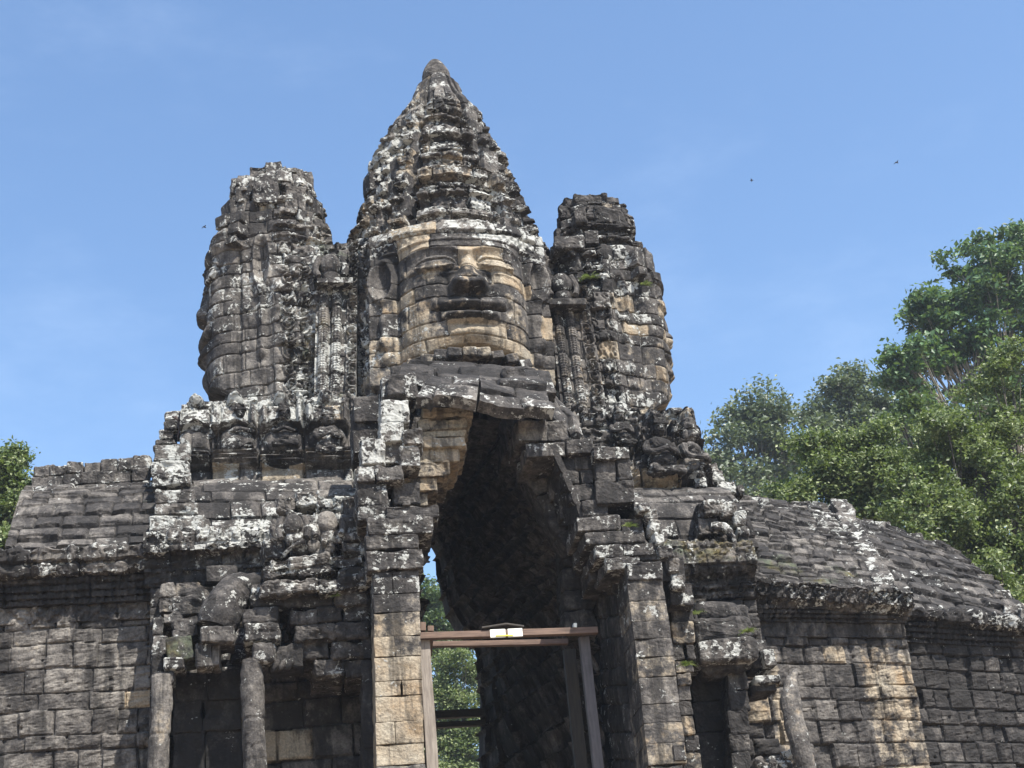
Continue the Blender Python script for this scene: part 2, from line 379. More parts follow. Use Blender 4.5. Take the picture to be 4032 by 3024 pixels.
class Stones:
    def __init__(s, seed=1): s.V = []; s.N = []; s.F = []; s.C = []; s.A = []; s.n = 0; s.rng = np.random.default_rng(seed); s.seed = seed
    def _push(s, V, N, F, c, amp):
        s.V.append(V); s.N.append(N); s.F.append(F+s.n); s.n += len(V)
        s.C.append(np.tile(np.array(c, np.float32), (len(V), 1))); s.A.append(np.full(len(V), amp, np.float32))
    def col(s, tone, tan, lich, moss, tv=.3):
        r = s.rng
        return (np.clip(tone+tv*r.uniform(-.5, .5), 0, 1), np.clip(tan+.25*r.uniform(-.5, .5), 0, 1) if tan > 0 else 0,
                np.clip(lich+.3*r.uniform(-.5, .5), 0, 1), np.clip(moss+.2*r.uniform(-.5, .5), 0, 1))
    def box(s, c, size, rot=(0, 0, 0), r=.04, amp=.02, tone=.5, tan=0., lich=.4, moss=0., n=None):
        c = np.asarray(c, float); size = np.asarray(size, float)
        r = r*.5; n = n or (5 if max(size) < .22 else 8 if max(size) < .5 else 12 if max(size) < 1.1 else 18)
        B, F = CUBES[n]; h = size/2; r = min(r, h.min()*.95)
        p = B*h; q = np.clip(p, -(h-r), h-r); d = p-q
        N = d/(np.linalg.norm(d, axis=1, keepdims=True)+1e-9); p = q+r*N
        M = rotm(*rot)
        s._push((p@M.T+c).astype(np.float32), (N@M.T).astype(np.float32), F, s.col(tone, tan, lich, moss), amp)
    def ell(s, c, rad, rot=(0, 0, 0), amp=.02, tone=.5, tan=0., lich=.4, moss=0., n=12, pw=2.0):
        B, F = CUBES[n]; N = B/np.linalg.norm(B, axis=1, keepdims=True)
        if pw != 2.0:
            k = (np.abs(N)**pw).sum(1, keepdims=True)**(-1/pw); p = N*k
        else: p = N
        M = rotm(*rot); q = N/np.asarray(rad); q /= np.linalg.norm(q, axis=1, keepdims=True)
        s._push(((p*np.asarray(rad))@M.T+np.asarray(c)).astype(np.float32), (q@M.T).astype(np.float32), F, s.col(tone, tan, lich, moss), amp)
    def tube(s, pts, rad, seg=16, res=.05, amp=.012, tone=.5, tan=0., lich=.4, moss=0., flat=1.0, joints=()):
        pts = np.asarray(pts, float); rad = np.asarray(rad, float)
        L = np.concatenate([[0], np.cumsum(np.linalg.norm(np.diff(pts, axis=0), axis=1))])
        t = np.linspace(0, L[-1], max(4, int(L[-1]/res)))
        C = np.stack([np.interp(t, L, pts[:, k]) for k in range(3)], 1); rr = np.interp(t, L, rad)
        for _ in range(2): C[1:-1] = (C[:-2]+2*C[1:-1]+C[2:])/4
        T = np.gradient(C, axis=0); T /= np.linalg.norm(T, axis=1, keepdims=True)
        ref = np.array([0, 1, 0.]) if abs(T[0][1]) < .9 else np.array([1, 0, 0.])
        X = np.cross(ref, T); X /= np.linalg.norm(X, axis=1, keepdims=True); Y = np.cross(T, X)
        a = np.linspace(0, 2*np.pi, seg, endpoint=False)
        N = X[:, None]*np.cos(a)[None, :, None]+Y[:, None]*(np.sin(a)*flat)[None, :, None]
        rr2 = rr*(1-(.08*sum(G((t-q)/.022) for q in joints) if len(joints) else 0))
        V = C[:, None]+N*rr2[:, None, None]
        # caps
        V = np.concatenate([C[:1, None].repeat(seg, 1), V, C[-1:, None].repeat(seg, 1)], 0)
        N = np.concatenate([-T[:1, None].repeat(seg, 1), N, T[-1:, None].repeat(seg, 1)], 0)
        F = grid_faces(len(V), seg, True)
        s._push(V.reshape(-1, 3).astype(np.float32), N.reshape(-1, 3).astype(np.float32), F, s.col(tone, tan, lich, moss), amp)
    def px(s, x0, y0, x1, y1, Y, depth=.6, n=1, gap=.012, jy=.05, jr=.025, r=.035, lean=0.0, sub=None, **k):
        """a course of n stones filling a rectangle of the picture on the plane Y (front faces)"""
        xm, ym = (x0+x1)/2, (y0+y1)/2
        a, b = A(x0, ym, Y), A(x1, ym, Y); zt, zb = A(xm, y0, Y)[2], A(xm, y1, Y)[2]
        W = b[0]-a[0]; H = zt-zb; g = s.rng
        cuts = np.sort(np.linspace(0, 1, n+1)+np.concatenate([[0], g.uniform(-.22, .22, n-1)/n, [0]])) if n > 1 else np.array([0, 1.])
        slope = (b[2]-a[2])/W
        for i in range(n):
            t = (cuts[i]+cuts[i+1])/2; w_ = W*(cuts[i+1]-cuts[i])-gap
            jj = g.uniform(-jy, jy)
            s.box((a[0]+W*t, Y+depth/2+jj, (zt+zb)/2), (w_, depth, H-gap), (g.uniform(-jr, jr), lean+g.uniform(-jr, jr)*.6, g.uniform(-jr, jr)), r=r, n=sub, **k)
    def build(s, name, parent=None, mat=None, base=(0, 0, 0), rs=3.5):
        V = np.concatenate(s.V); N = np.concatenate(s.N); F = np.concatenate(s.F); C = np.concatenate(s.C); am = np.concatenate(s.A)
        h = am*(.62*fbm(V, rs, 5, s.seed, .68) - 1.1*ss(vn(V, 3.4, s.seed+3), .25, .6))
        V = V+N*h[:, None]
        return mesh_obj(name, V, F, mat or STONE, parent, C, base=base)

# ------------------------------------------------------------------ carved relief
def scroll(u, z, per=.34, amp=.045, seed=3):
    zz = np.mod(z, per)-per/2; k = np.floor(z/per); uu = u*np.where(np.mod(k, 2) < 1, 1, -1)
    r = np.hypot(uu, zz); th = np.arctan2(zz, uu)
    return amp*np.cos(2*np.pi*r/.115+th)*ss(r, per*.62, per*.35)
def beads(u, z, per=.075, amp=.02): return amp*np.abs(np.sin(np.pi*z/per))*np.abs(np.sin(np.pi*u/per))
def foliage(P, amp=.03, sc=5.5, seed=8):
    a = 1-np.abs(fbm(P, sc, 3, seed, .5))*1.6; return amp*(ss(a, .25, .8)-.5)

def face_relief(a, b, ear_a):
    """carved face: a sideways (1 = cheek edge), b upwards (0 chin, 1 hairline); metres outwards"""
    s = np.abs(a); D = np.zeros_like(a)
    b = b+.0+.055*ss(b, .62, .32)*ss(b, .0, .26)          # the relief leans forward of the tower face
    D -= (.17-.09*ss(b, .95, 1.2))*np.clip(s, 0, 1.15)**3*ss(s, ear_a+.30, ear_a+.02)
    D -= .06*G((s-1.18)/.06)*ss(b, -.15, .05)*ss(b, 1.0, .9)
    D += .20*np.clip(1-(s/1.05)**2, 0, 1)*ss(b, -.25, .1)*(1-ss(b, 1.0, 1.1))
    # brow ridges and eye sockets
    bb = .878+.055*np.sin(np.pi*np.clip((s-.04)/.98, 0, 1))-.02*(1-ss(s, 0, .2))
    D += .045*G((b-bb-.012)/.024)*ss(s, 1.02, .85)+.025*G((b-bb-.03)/.06)*ss(s, 1.05, .7)
    D -= .08*G((s-.44)/.34)*G((b-.82)/.06)
    D -= .06*G((s-.16)/.10)*G((b-.79)/.06)
    # eyeballs and lids
    eb = .768-.012*(s-.46); ex = (s-.46)/.30
    e = np.clip(1-ex**2-((b-eb)/.060)**2, 0, 1); D += .15*np.sqrt(e)
    lid = eb+.060*np.sqrt(np.clip(1-ex**2, 0, 1))
    w = ss(np.abs(ex), 1.12, .85)
    D += .075*G((b-lid-.014)/.015)*w - .05*G((b-lid+.014)/.012)*w
    D += .07*G((b-(eb-.060*np.sqrt(np.clip(1-ex**2, 0, 1))))/.016)*w
    D -= .03*G((b-eb+.012)/.012)*w*ss(np.abs(ex), 1, .7)*.6
    D += .03*G((b-eb+.10)/.015)*w
    # cheeks, muzzle, jaw
    D += .075*G((s-.58)/.30)*G((b-.53)/.17)
    D += .09*G(a/.48)*G((b-.33)/.17)
    # nose
    t = np.clip((b-.515)/(.875-.515), 0, 1)
    prot = (.07+.27*(1-t)**1.1)*ss(b, .485, .53)*(1-ss(b, .86, .93))
    wd = .075+.075*(1-t)+.075*G((b-.555)/.06)
    D += prot*np.exp(-(s/wd)**2.6)
    D += .12*G((s-.175)/.07)*G((b-.55)/.05)
    D -= .07*G((s-.30)/.05)*G((b-.56)/.10)
    D -= .09*G((s-.12)/.07)*G((b-.495)/.02)
    # lips
    m = .337+.050*(s/.62)**2.0
    wl = np.clip(1-(s/.55)**2, 0, 1)**.8
    bow = .045+.014*np.cos(np.pi*np.clip(s/.22, 0, 1))*ss(s, .3, .1)*-1+.01
    D += .19*G((b-(m+.052+.006*np.cos(s*12)*ss(s, .4, .1)))/.040)*wl
    D += .20*G((b-(m-.056))/.042)*np.clip(1-(s/.42)**2, 0, 1)**.7
    D -= .13*G((b-m)/.012)*ss(s, .58, .48)
    D -= .06*G((s-.58)/.05)*G((b-.385)/.05)
    D += .035*G((b-(m+.098))/.010)*wl
    D -= .025*G(s/.05)*G((b-.45)/.035)
    # chin
    D -= .05*G(a/.42)*G((b-.205)/.028)
    D += .14*G(a/.27)*G((b-.095)/.075)
    # neck and collar ring
    j = -.015-.13*a*a
    D -= .40*ss(b, j+.015, j-.03)*ss(b, j-.15, j-.07)*ss(s, 1.25, 1.0)
    D += .14*G((b-(j-.085))/.03)*ss(s, 1.3, 1.05)
    # diadem
    dm = 1-ss(s, 1.35, 1.5)
    D += .02*ss(b, 1.0, 1.015)*(1-ss(b, 1.19, 1.23))*dm+.02*np.cos(s*1.3*2*np.pi/.2)*np.cos((b-1.1)*2.4*2*np.pi/.2)*ss(b, 1.03, 1.05)*(1-ss(b, 1.15, 1.17))*dm
    D += .035*G((b-1.025)/.012)*dm+.04*G((b-1.165)/.014)*dm
    # ear with a long lobe
    dx = (s-ear_a)/.17; dy = (b-.76)/.20
    q = np.hypot(dx, dy)
    D += .13*G((q-1)/.22)*ss(b, .50, .60)+.03*G((dx+.1)/.35)*G((b-.72)/.12)
    D -= .07*G(q/.72)
    D += .11*G((s-ear_a+.01)/.085)*ss(b, .06, .12)*(1-ss(b, .56, .62))
    D += .10*G((s-ear_a+.02)/.16)*G((b-.17)/.075)+.05*G((s-ear_a+.02)/.12)*G((b-.42)/.04)
    D += .10*G((s-ear_a+.02)/.15)*G((b-.01)/.06)
    return D

def tower(name, ax, ay, sil, tiers, parent, faces, seed, res=.024, col={}, expo=2.8, bay=.19, tieramp=.16, bandfn=None,
          blk=(.42, .6), dense=(-118, 118), label=None, facelabel=None, offk=1.0, smooth_top=False, antefix=(), zk=.8):
    """sil: [(y_px, left_px, right_px)] outline; tiers: heights where the ledges sit; faces: dicts(phi, zc, zh, hw, ear)"""
    zz = []; xl = []; xr = []
    for (y, a, b) in sil:
        pa, pb = A(a, y, ay), A(b, y, ay); hw_ = (pb[0]-pa[0])/2; zz.append((A(a, y, ay-zk*hw_)[2]+A(b, y, ay-zk*hw_)[2])/2); xl.append(ax-pa[0]); xr.append(pb[0]-ax)
    o = np.argsort(zz); zz = np.array(zz)[o]; xl = np.array(xl)[o]; xr = np.array(xr)[o]
    z0, z1 = zz[0], zz[-1]
    rows = np.linspace(z0, z1, int((z1-z0)/res)+1)
    Rm = max(xl.max(), xr.max()); st = res/Rm*.95
    ph = np.arange(R_(dense[0]), R_(dense[1]), st)
    ph = np.concatenate([ph, np.linspace(ph[-1]+st, R_(dense[0])+2*np.pi-st, 50)])
    PH, ZZ = np.meshgrid(ph, rows)
    Zs = ZZ.copy()
    for k in range(len(tiers)-1):
        inn = (ZZ >= tiers[k]) & (ZZ < tiers[k+1]); Zs = np.where(inn, .35*ZZ+.65*(tiers[k]*.45+tiers[k+1]*.55), Zs)
    hl = np.interp(Zs, zz, xl); hr = np.interp(Zs, zz, xr); sn = np.sin(PH); cs = np.cos(PH)
    R = .5*(hl+hr)+.5*(hr-hl)*sn
    n = np.where(ZZ > z1-1.6, 2.0+(expo-2)*np.clip((z1-ZZ)/1.6, 0, 1), expo) if smooth_top else np.full_like(ZZ, expo)
    plan = (np.abs(sn)**n+np.abs(cs)**n)**(-1/n)
    # arclength-like coordinate around the plan at mid height
    ph_f = np.linspace(-np.pi, np.pi*2, 4000); pf = (np.abs(np.sin(ph_f))**expo+np.abs(np.cos(ph_f))**expo)**(-1/expo)
    xyf = np.stack([np.sin(ph_f)*pf, np.cos(ph_f)*pf], 1); arc = np.concatenate([[0], np.cumsum(np.linalg.norm(np.diff(xyf, axis=0), axis=1))])
    def s_of(p, c): return (np.interp(p, ph_f, arc)-np.interp(c, ph_f, arc))
    U = np.interp(PH, ph_f, arc)*np.median(.5*(xl+xr))
    fm = np.zeros_like(PH); FR = np.zeros_like(PH); fid = np.zeros(PH.shape, int)
    for f in faces:
        Rf = np.interp(.5*(f['zc']+f['zh']), zz, .5*(xl+xr))
        s = s_of(PH, f['phi'])*Rf
        b = (ZZ-f['zc'])/(f['zh']-f['zc'])
        mk = ss(np.abs(s), f['ear']+.42, f['ear']+.25)*ss(b, -.32, -.22)*(1-ss(b, 1.24, 1.27))
        FR += face_relief(s/f['hw'], b, f['ear']/f['hw'])*mk*f.get('k', 1.0)
        fm = np.maximum(fm, mk); fid[(mk > .5)] = 1
    # stepped plan and ledges
    t4 = np.abs(np.mod(PH+np.pi/4, np.pi/2)-np.pi/4); q = np.tan(t4)
    wig = .04*vn(np.stack([PH*2, ZZ*.8, PH*0], -1), 1.0, seed+3)
    off = bay*.5*R*(np.clip(1-(q/.45)**2, 0, 1)-1) - bay*.7*R*(ss(q+wig, .43, .47)) + .70*bay*R*ss(q+wig, .60, .64) - .55*bay*R*ss(q+wig, .84, .88)
    ledge = np.zeros_like(R)
    zt = ZZ+.05*vn(np.stack([sn*2, cs*2, ZZ*.2], -1), .8, seed+4) - .10*(1-q)*(q < .52)*0
    for k in range(len(tiers)-1):
        a_, b_ = tiers[k], tiers[k+1]; t = (zt-a_)/(b_-a_); inn = (t >= 0) & (t < 1)
        prof = -1.15*(ss(t, .10, .16)*(1-ss(t, .58, .63)))-.35*ss(t, .88, .93)
        rk_ = np.random.default_rng(seed*7+k); e1, e2 = rk_.uniform(.08, .2), rk_.uniform(.5, .74)
        prof = -1.15*(ss(t, e1, e1+.05)*(1-ss(t, e2, e2+.05)))-.35*ss(t, .88, .93)
        amp = tieramp*rk_.uniform(.6, 1.35)
        ledge = np.where(inn, amp*prof, ledge)
    tierzone = ((zt >= tiers[0]) & (zt < tiers[-1])).astype(float)
    base_r = R*plan + (off+ledge)*(1-fm)
    M = masonry(U, ZZ, seed, blk[0], blk[1], .3, .025)
    C0 = np.stack([ax+sn*base_r, ay-cs*base_r, ZZ], -1)
    stp = (1-ss(ZZ, z1-1.0, z1-.6)) if smooth_top else 1.0
    bh = block_height(M, .05*offk, .045*offk, .06, .013, .02, .05, .12)*stp
    bf = block_height(M, .010, .012, .035, .012, .012, 0, 0)-.03*ss(vn(C0, 4.5, seed+33), .3, .7)*np.exp(-M['d']/.06)-.02*ss(vn(C0, 7.0, seed+34), .45, .8)
    h = bh*(1-fm)+bf*fm
    orn = foliage(C0, .05, 3.6, seed+2)*stp+.012*np.sin(ZZ*2*np.pi/.13)*(vn(C0, 1.0, seed+6) > .25)
    h = h + orn*(1-fm) + FR
    if bandfn is not None: h = h + bandfn(PH, ZZ, U)*(1-fm)
    h = h + .013*fbm(C0, 3.0, 4, seed+7, .6)*(1+.3*(1-fm)) - .03*(1-fm)*ss(vn(C0, 3.2, seed+8), .35, .8)
    r = np.maximum(base_r+h, .02)
    P = np.stack([ax+sn*r, ay-cs*r, ZZ+.012*vn(C0, 2.5, seed+11)], -1)
    kw = {k: (f(PH, ZZ, C0, fm) if callable(f) else f) for k, f in col.items()}
    C = colour(M, C0, seed=seed, **kw)
    m = len(ph); F = grid_faces(len(rows), m, True)
    top = np.array([[ax+(xr[-1]-xl[-1])/2, ay, z1+.05]])
    V = np.concatenate([P.reshape(-1, 3), top]); CC = np.concatenate([C.reshape(-1, 4), C[-1:, 0]])
    last = (len(rows)-1)*m; cap = np.stack([np.arange(m)+last, (np.arange(m)+1) % m+last, np.full(m, len(V)-1), np.full(m, len(V)-1)], -1)
    mk = (fid.reshape(-1)[F].sum(1) >= 3)
    tri = cap[:, :3]
    def sub(F_):
        ids = np.unique(F_); mp = np.full(len(V), -1); mp[ids] = np.arange(len(ids)); return V[ids], mp[F_], CC[ids]
    v, f, c = sub(F[~mk]); body = mesh_obj(name, v, f, STONE, parent, c)
    if label: body['label'] = label
    if mk.any():
        v, f, c = sub(F[mk]); fo = mesh_obj('carved_face', v, f, STONE, body, c)
        if facelabel: fo['label'] = facelabel
    v, f, c = sub(tri); mesh_obj('top_stone', v, f, STONE, body, c)
    g = np.random.default_rng(seed+50)
    for k in range(len(tiers)-1):
        zm = tiers[k]+(tiers[k+1]-tiers[k])*.52; hgt = (tiers[k+1]-tiers[k])
        for a in antefix:
            for sg in (-1, 1):
                if g.uniform() < .18: continue
                p = R_(a*sg+g.uniform(-3, 3)); i = int(np.argmin(np.abs(rows-zm))); j = int(np.argmin(np.abs(ph-p)))
                rr = base_r[i, j]-.10; s = Stones(seed*100+k*10+int(a)+sg); wd = g.uniform(.24, .40)
                s.box((ax+np.sin(p)*rr, ay-np.cos(p)*rr, zm+g.uniform(-.04, .04)), (wd, g.uniform(.26, .42), hgt*g.uniform(.6, .98)), (g.uniform(-.08, .08), g.uniform(-.06, .06), p+g.uniform(-.15, .15)),
                      r=.03, amp=.02, tone=.42, lich=.5, tan=.25 if g.uniform() < .12 else 0)
                s.build('antefix', body)
    return body

def crown_stones(tw, lst, seed, **k):
    for i, (x0, y0, x1, y1, Y) in enumerate(lst):
        s = Stones(seed+i); s.px(x0, y0, x1, y1, Y, .6, 1, amp=.05, r=.05, jr=.10, **k); s.build('crown_stone', tw)
# ------------------------------------------------------------------ ground (structure)
def sheet(name, x0, x1, y0, y1, z, mat, nx=2, ny=2):
    X, Y = np.meshgrid(np.linspace(x0, x1, nx), np.linspace(y0, y1, ny))
    V = np.stack([X, Y, np.full_like(X, z)], -1).reshape(-1, 3)
    return tag(mesh_obj(name, V, grid_faces(ny, nx), mat), kind='structure')
sheet('ground', -1500, 1500, -1500, 1500, 0.0, EARTH, 20, 20)
sheet('road', 1.9, 5.3, -200, 220, 0.004, PATHM)

# ================================================================== THE GATE
gate = empty('stone_gate', (3.68, 6.0, 0), 'weathered grey stone gate with three face towers above a dark ruined archway', 'gate')
CX = 3.68

# ---- towers
zchin, zhair = AZ(1856, 1361, 3.6), AZ(1845, 955, 3.6)
SILC = [(306, 1668, 1776), (322, 1640, 1806), (345, 1632, 1816), (380, 1612, 1836), (425, 1572, 1884), (440, 1566, 1890), (500, 1538, 1912),
        (520, 1510, 1925), (570, 1490, 1962), (600, 1470, 1975), (620, 1456, 1988), (700, 1438, 2015), (760, 1418, 2050), (830, 1395, 2074), (900, 1366, 2112),
        (950, 1352, 2140), (1010, 1345, 2160), (1150, 1335, 2185), (1300, 1330, 2200), (1480, 1325, 2210), (1720, 1320, 2225)]
tz = [AZ(1840, y, 4.2) for y in (905, 850, 745, 645, 545, 448, 385, 325)]
def band_c(PH, ZZ, U):
    s = np.abs(PH); h = np.zeros_like(PH)
    k = ((s > R_(52)) & (s < R_(66))); h = np.where(k & (ZZ < tz[0]), scroll((s-R_(59))*2.2, ZZ), h)
    k = ((s > R_(70)) & (s < R_(80))); h = np.where(k & (ZZ < tz[0]), scroll((s-R_(75))*2.2, ZZ+.2), h)
    return h
CT = tower('central_tower', CX, 6.0, SILC, tz, gate, [dict(phi=0, zc=zchin, zh=zhair, hw=1.30, ear=1.80)], 11,
      col=dict(tone=lambda p, z, c, f: .42+.12*vn(c, .8, 3)-.10*ss(z, 21.5, 23.5), tv=.55,
               tan=lambda p, z, c, f: f*(.20+.20*ss(z, zhair-.2, zhair-.6)+.22*vn(c, 1.1, 77)+(.22+.10*np.sign(p))*G((np.abs(p)-.27)/.15)*G((z-zchin-.74*(zhair-zchin))/.22)+.10*G(p/.08)*G((z-zchin-.66*(zhair-zchin))/.3)+.18*G((np.abs(p)-.42)/.14)*G((z-zchin-.2*(zhair-zchin))/.4))*(1-ss(np.abs(p), .56, .68))+.16*ss(p, .6, .8)*ss(z, 18.5, 17.8)+.05,
               tanp=.22, lich=lambda p, z, c, f: np.where(f > .5, .18+.45*ss(z, zhair-.1, zhair+.3), .52)-.16*ss(z, 21, 23.5)+.12*ss(p, -.3, -.9),
               moss=lambda p, z, c, f: .08+.12*ss(p, -.4, -.9)), bandfn=band_c, label='tall pointed central tower with stepped ledges', smooth_top=True, zk=.35, antefix=(33, 47, 62, 78, 96),
      facelabel='large carved stone face with heavy eyelids and wide lips looking forward')
lzc, lzh = AZ(803, 1555, 6.0), AZ(820, 1010, 6.0)
SILL = [(690, 960, 1215), (700, 935, 1228), (752, 905, 1255), (819, 889, 1285), (872, 860, 1296), (931, 852, 1304), (955, 842, 1320), (1024, 852, 1340), (1120, 852, 1350), (1300, 850, 1356), (1480, 846, 1360), (1600, 840, 1362), (1720, 830, 1368)]
ltz = [AZ(1065, y, 4.8) for y in (965, 925, 862, 812, 745, 692)]
def band_l(PH, ZZ, U):
    h = np.zeros_like(PH)
    for c, w in ((12, 7), (26, 6)):
        h = np.where((np.abs(PH-R_(c)) < R_(w)) & (ZZ < ltz[0]-.6), scroll((PH-R_(c))*1.5, ZZ+c*.1), h)
    return h
LAX = AX(1080, 1150, 6.0)
LT = tower('face_tower', LAX, 6.0, SILL, ltz, gate, [dict(phi=-np.pi/2, zc=lzc, zh=lzh, hw=1.16, ear=1.98, k=.78)], 23, expo=3.2, bay=.08, tieramp=.10, blk=(.33, .5),
      col=dict(tone=lambda p, z, c, f: .50+.1*vn(c, .8, 3), tv=.5, tan=lambda p, z, c, f: .06+.10*f, tanp=.06, lich=lambda p, z, c, f: .62-.22*ss(p, -1.0, -1.4)-.1*(f > .5)+.08*ss(z, 19, 20),
               moss=lambda p, z, c, f: .16+.25*ss(p, .1, .5)), bandfn=band_l, antefix=(36, 52, 80), label='broken topped side tower thick with pale lichen, its face turned left',
      facelabel='carved stone face in shaded profile against the sky')
rzc, rzh = AZ(2643, 1600, 6.0), AZ(2594, 1150, 6.0)
SILR = [(806, 2222, 2452), (815, 2206, 2464), (846, 2196, 2481), (892, 2184, 2484), (945, 2165, 2489), (968, 2160, 2528), (1050, 2152, 2536), (1080, 2150, 2560), (1100, 2148, 2562), (1180, 2146, 2566), (1300, 2144, 2574), (1480, 2142, 2592), (1620, 2140, 2602), (1760, 2135, 2612)]
rtz = [AZ(2330, y, 4.8) for y in (1080, 1045, 960, 900, 845, 808)]
RAX = AX(2365, 1200, 6.0)
def band_r(PH, ZZ, U):
    h = np.zeros_like(PH)
    for c, w in ((-4, 8), (-24, 7)):
        h = np.where((np.abs(PH-R_(c)) < R_(w)) & (ZZ < rtz[0]-.5), scroll((PH-R_(c))*1.4, ZZ+c*.1), h)
    return h
RT = tower('face_tower', RAX, 6.0, SILR, rtz, gate, [dict(phi=np.pi/2, zc=rzc, zh=rzh, hw=1.12, ear=1.80, k=.66)], 37, expo=3.2, bay=.08, tieramp=.11, blk=(.33, .5),
      col=dict(tone=lambda p, z, c, f: .40+.1*vn(c, .8, 3)-.14*ss(z, rtz[0]-.2, rtz[0]+.3), tv=.5,
               tan=lambda p, z, c, f: (.06+.27*ss(z, rtz[0]-.6, rtz[0]-1.6)*ss(p, -.5, .3)+.08*f), tanp=.12,
               lich=lambda p, z, c, f: .36-.1*ss(p, .5, 1.0), moss=.1), bandfn=band_r, antefix=(36, 52, 80), label='dark flat topped side tower with buff weathered flank, its face turned right',
      facelabel='carved stone face seen edge-on at the right side')

S_ = Stones(1199)
_fx = [A(1720+(y-318)*.11, y, 6.0) for y in (322, 312, 300, 286, 272, 260, 250, 243, 239)]
S_.tube(_fx, [.33, .335, .33, .305, .255, .205, .155, .115, .05], seg=26, res=.03, amp=.022, tone=.34, lich=.30)
S_.build('finial', CT)
crown_stones(LT, ((985, 655, 1050, 705, 5.5), (1045, 637, 1110, 690, 5.6), (1105, 655, 1135, 730, 5.4), (1125, 664, 1190, 715, 5.6), (1180, 672, 1232, 735, 5.8), (936, 683, 995, 728, 5.4), (905, 700, 945, 760, 5.6), (1000, 690, 1100, 800, 4.95), (1120, 730, 1200, 830, 5.0), (930, 740, 990, 800, 5.2)), 1200, tone=.5, lich=.5)
crown_stones(RT, ((2222, 770, 2270, 815, 5.6), (2262, 764, 2330, 810, 5.5), (2325, 762, 2395, 812, 5.6), (2390, 772, 2442, 820, 5.6), (2203, 805, 2240, 860, 5.6), (2265, 815, 2310, 880, 5.1), (2345, 810, 2470, 905, 5.2), (2180, 930, 2300, 985, 5.0), (2300, 905, 2360, 960, 5.0), (2485, 955, 2534, 1050, 6.0)), 1250, tone=.26, lich=.36)

# ================================================================== WINGS
def prof_z(px, ys, Y): return [AZ(px, y, Y) for y in ys]
def dowels(u, v):
    a, b_ = np.floor(u/.33), np.floor(v/.19); k = _h(a.astype(np.int64), b_.astype(np.int64), a.astype(np.int64)*0, 77); k2 = _h(a.astype(np.int64), b_.astype(np.int64), a.astype(np.int64)*0, 78)
    return -.09*(k > .72)*G(np.hypot(u-(a+.5+.25*k2)*.33, v-(b_+.5+.2*k)*.19)/.022)
def chisel(u, v, P): return dowels(u, v)+.017*fbm(uvP(u*3.6+v*2.2, v*17-u*3.4), 1.0, 3, 5, .6)

# ---- left wing: wall, frieze, mouldings, cornice, roof, ridge
YL = 2.9
LX0, LX1 = -8.5, AX(596, 2600, YL)
zfb, zft = prof_z(300, (2450, 2385), YL); zmb, zmt = zft, AZ(300, 2268, YL-.25)
zct = AZ(300, 2160, YL-.35)
sweep('wall', (LX0, YL), (LX1, YL), [(0, 0), (0, zfb), (-.07, zfb+.002), (-.07, zft+.35)], gate, seed=41, ch=.33, bl=.55, jit=.34, off=.03, tilt=.03, rnd=.006, joint=.045, warp=.05,
      relief=chisel, missd=.05, miss=.04, col=dict(tone=.52, tan=lambda u, v, P: .25+.20*vn(P, .7, 19), tanp=.06, lich=.10, moss=.05, tv=.45))
def frieze(u, z, P): return foliage(P, .05, 6.5, 21)+.02*np.cos(2*np.pi*u/.33)
sweep('frieze', (LX0, YL), (LX1, YL), [(.02, zfb+.006), (.02, zft)], gate, seed=42, ch=.6, bl=.7, relief=frieze, col=dict(tone=.62, tan=.16, lich=.12))
def steps(z0, z1, o0, o1, n, back=.05):
    p = []; dz = (z1-z0)/n
    for k in range(n):
        o = o0+(o1-o0)*k/(n-1); a = z0+k*dz
        p += [(o, a), (o, a+dz*.55), (o-back, a+dz*.62), (o-back, a+dz*.97)]
    return p
def dent(u, z, P): return .018*(np.sin(2*np.pi*u/.13) > 0)*(vn(P, .8, 31) > -.1)+foliage(P, .02, 7, 4)
sweep('moulding', (LX0, YL), (LX1, YL), steps(zft+.006, zmt, .10, .26, 4), gate, seed=43, ch=.8, bl=.75, res=.022, relief=dent, col=dict(tone=.26, lich=.30, tv=.3))
def eave(u, z, P): return .06*G((np.mod(u, .42)-.21)/.10)*ss(z, .12, .2)+foliage(P, .04, 6, 5)
sweep('cornice', (LX0, YL), (LX1, YL), [(.22, zmt+.006), (.42, zmt+.02), (.46, zmt+.12), (.40, zmt+.16), (.40, zmt+.20), (.50, zmt+.24), (.50, zct-.06), (.36, zct), (.1, zct+.02)], gate, seed=44, ch=.7, bl=.6,
      off=.03, relief=eave, col=dict(tone=.40, lich=.62, moss=.10))
REX = AX(125, 1850, 5.0)
zr0, zr1 = AZ(300, 2150, YL-.2), AZ(350, 1905, 4.7)
def vault(y0, z0, y1, z1, n=7, pw=.62):
    """curved vault profile from eave (out, z) to ridge"""
    return [(-(y0+(y1-y0)*t), z0+(z1-z0)*math.sin(t*math.pi/2)**1.0*(1-.15*t*(1-t))) for t in np.linspace(0, 1, n)]
def tiles(u, z, P):
    q = z+.05*vn(uvP(u, z), 1.6, 61)+.045*np.abs(np.sin(np.pi*u/.5+2.1*np.floor(z/.34)))
    t = np.mod(q, .34)/.34
    return .034*(1-t)-.012+.02*vn(uvP(u*1.0, np.floor(q/.34)*3.7), 2.2, 62)
sweep('roof', (REX, YL), (LX1+.25, YL), vault(-.25, zr0, 1.9, zr1), gate, seed=45, ch=.34, bl=.55, off=.035, tilt=.035, joint=.05, jw=.018, relief=tiles,
      skirt=.8, col=dict(tone=lambda u, v, P: .46+.22*(u < .42), tan=lambda u, v, P: .05+.22*(u < .40), lich=lambda u, v, P: .20+.25*ss(v, .5, .1)+.2*ss(v, 2.0, 2.5), moss=lambda u, v, P: .05+.3*ss(u, 1.7, 2.3)))
S_ = Stones(51)
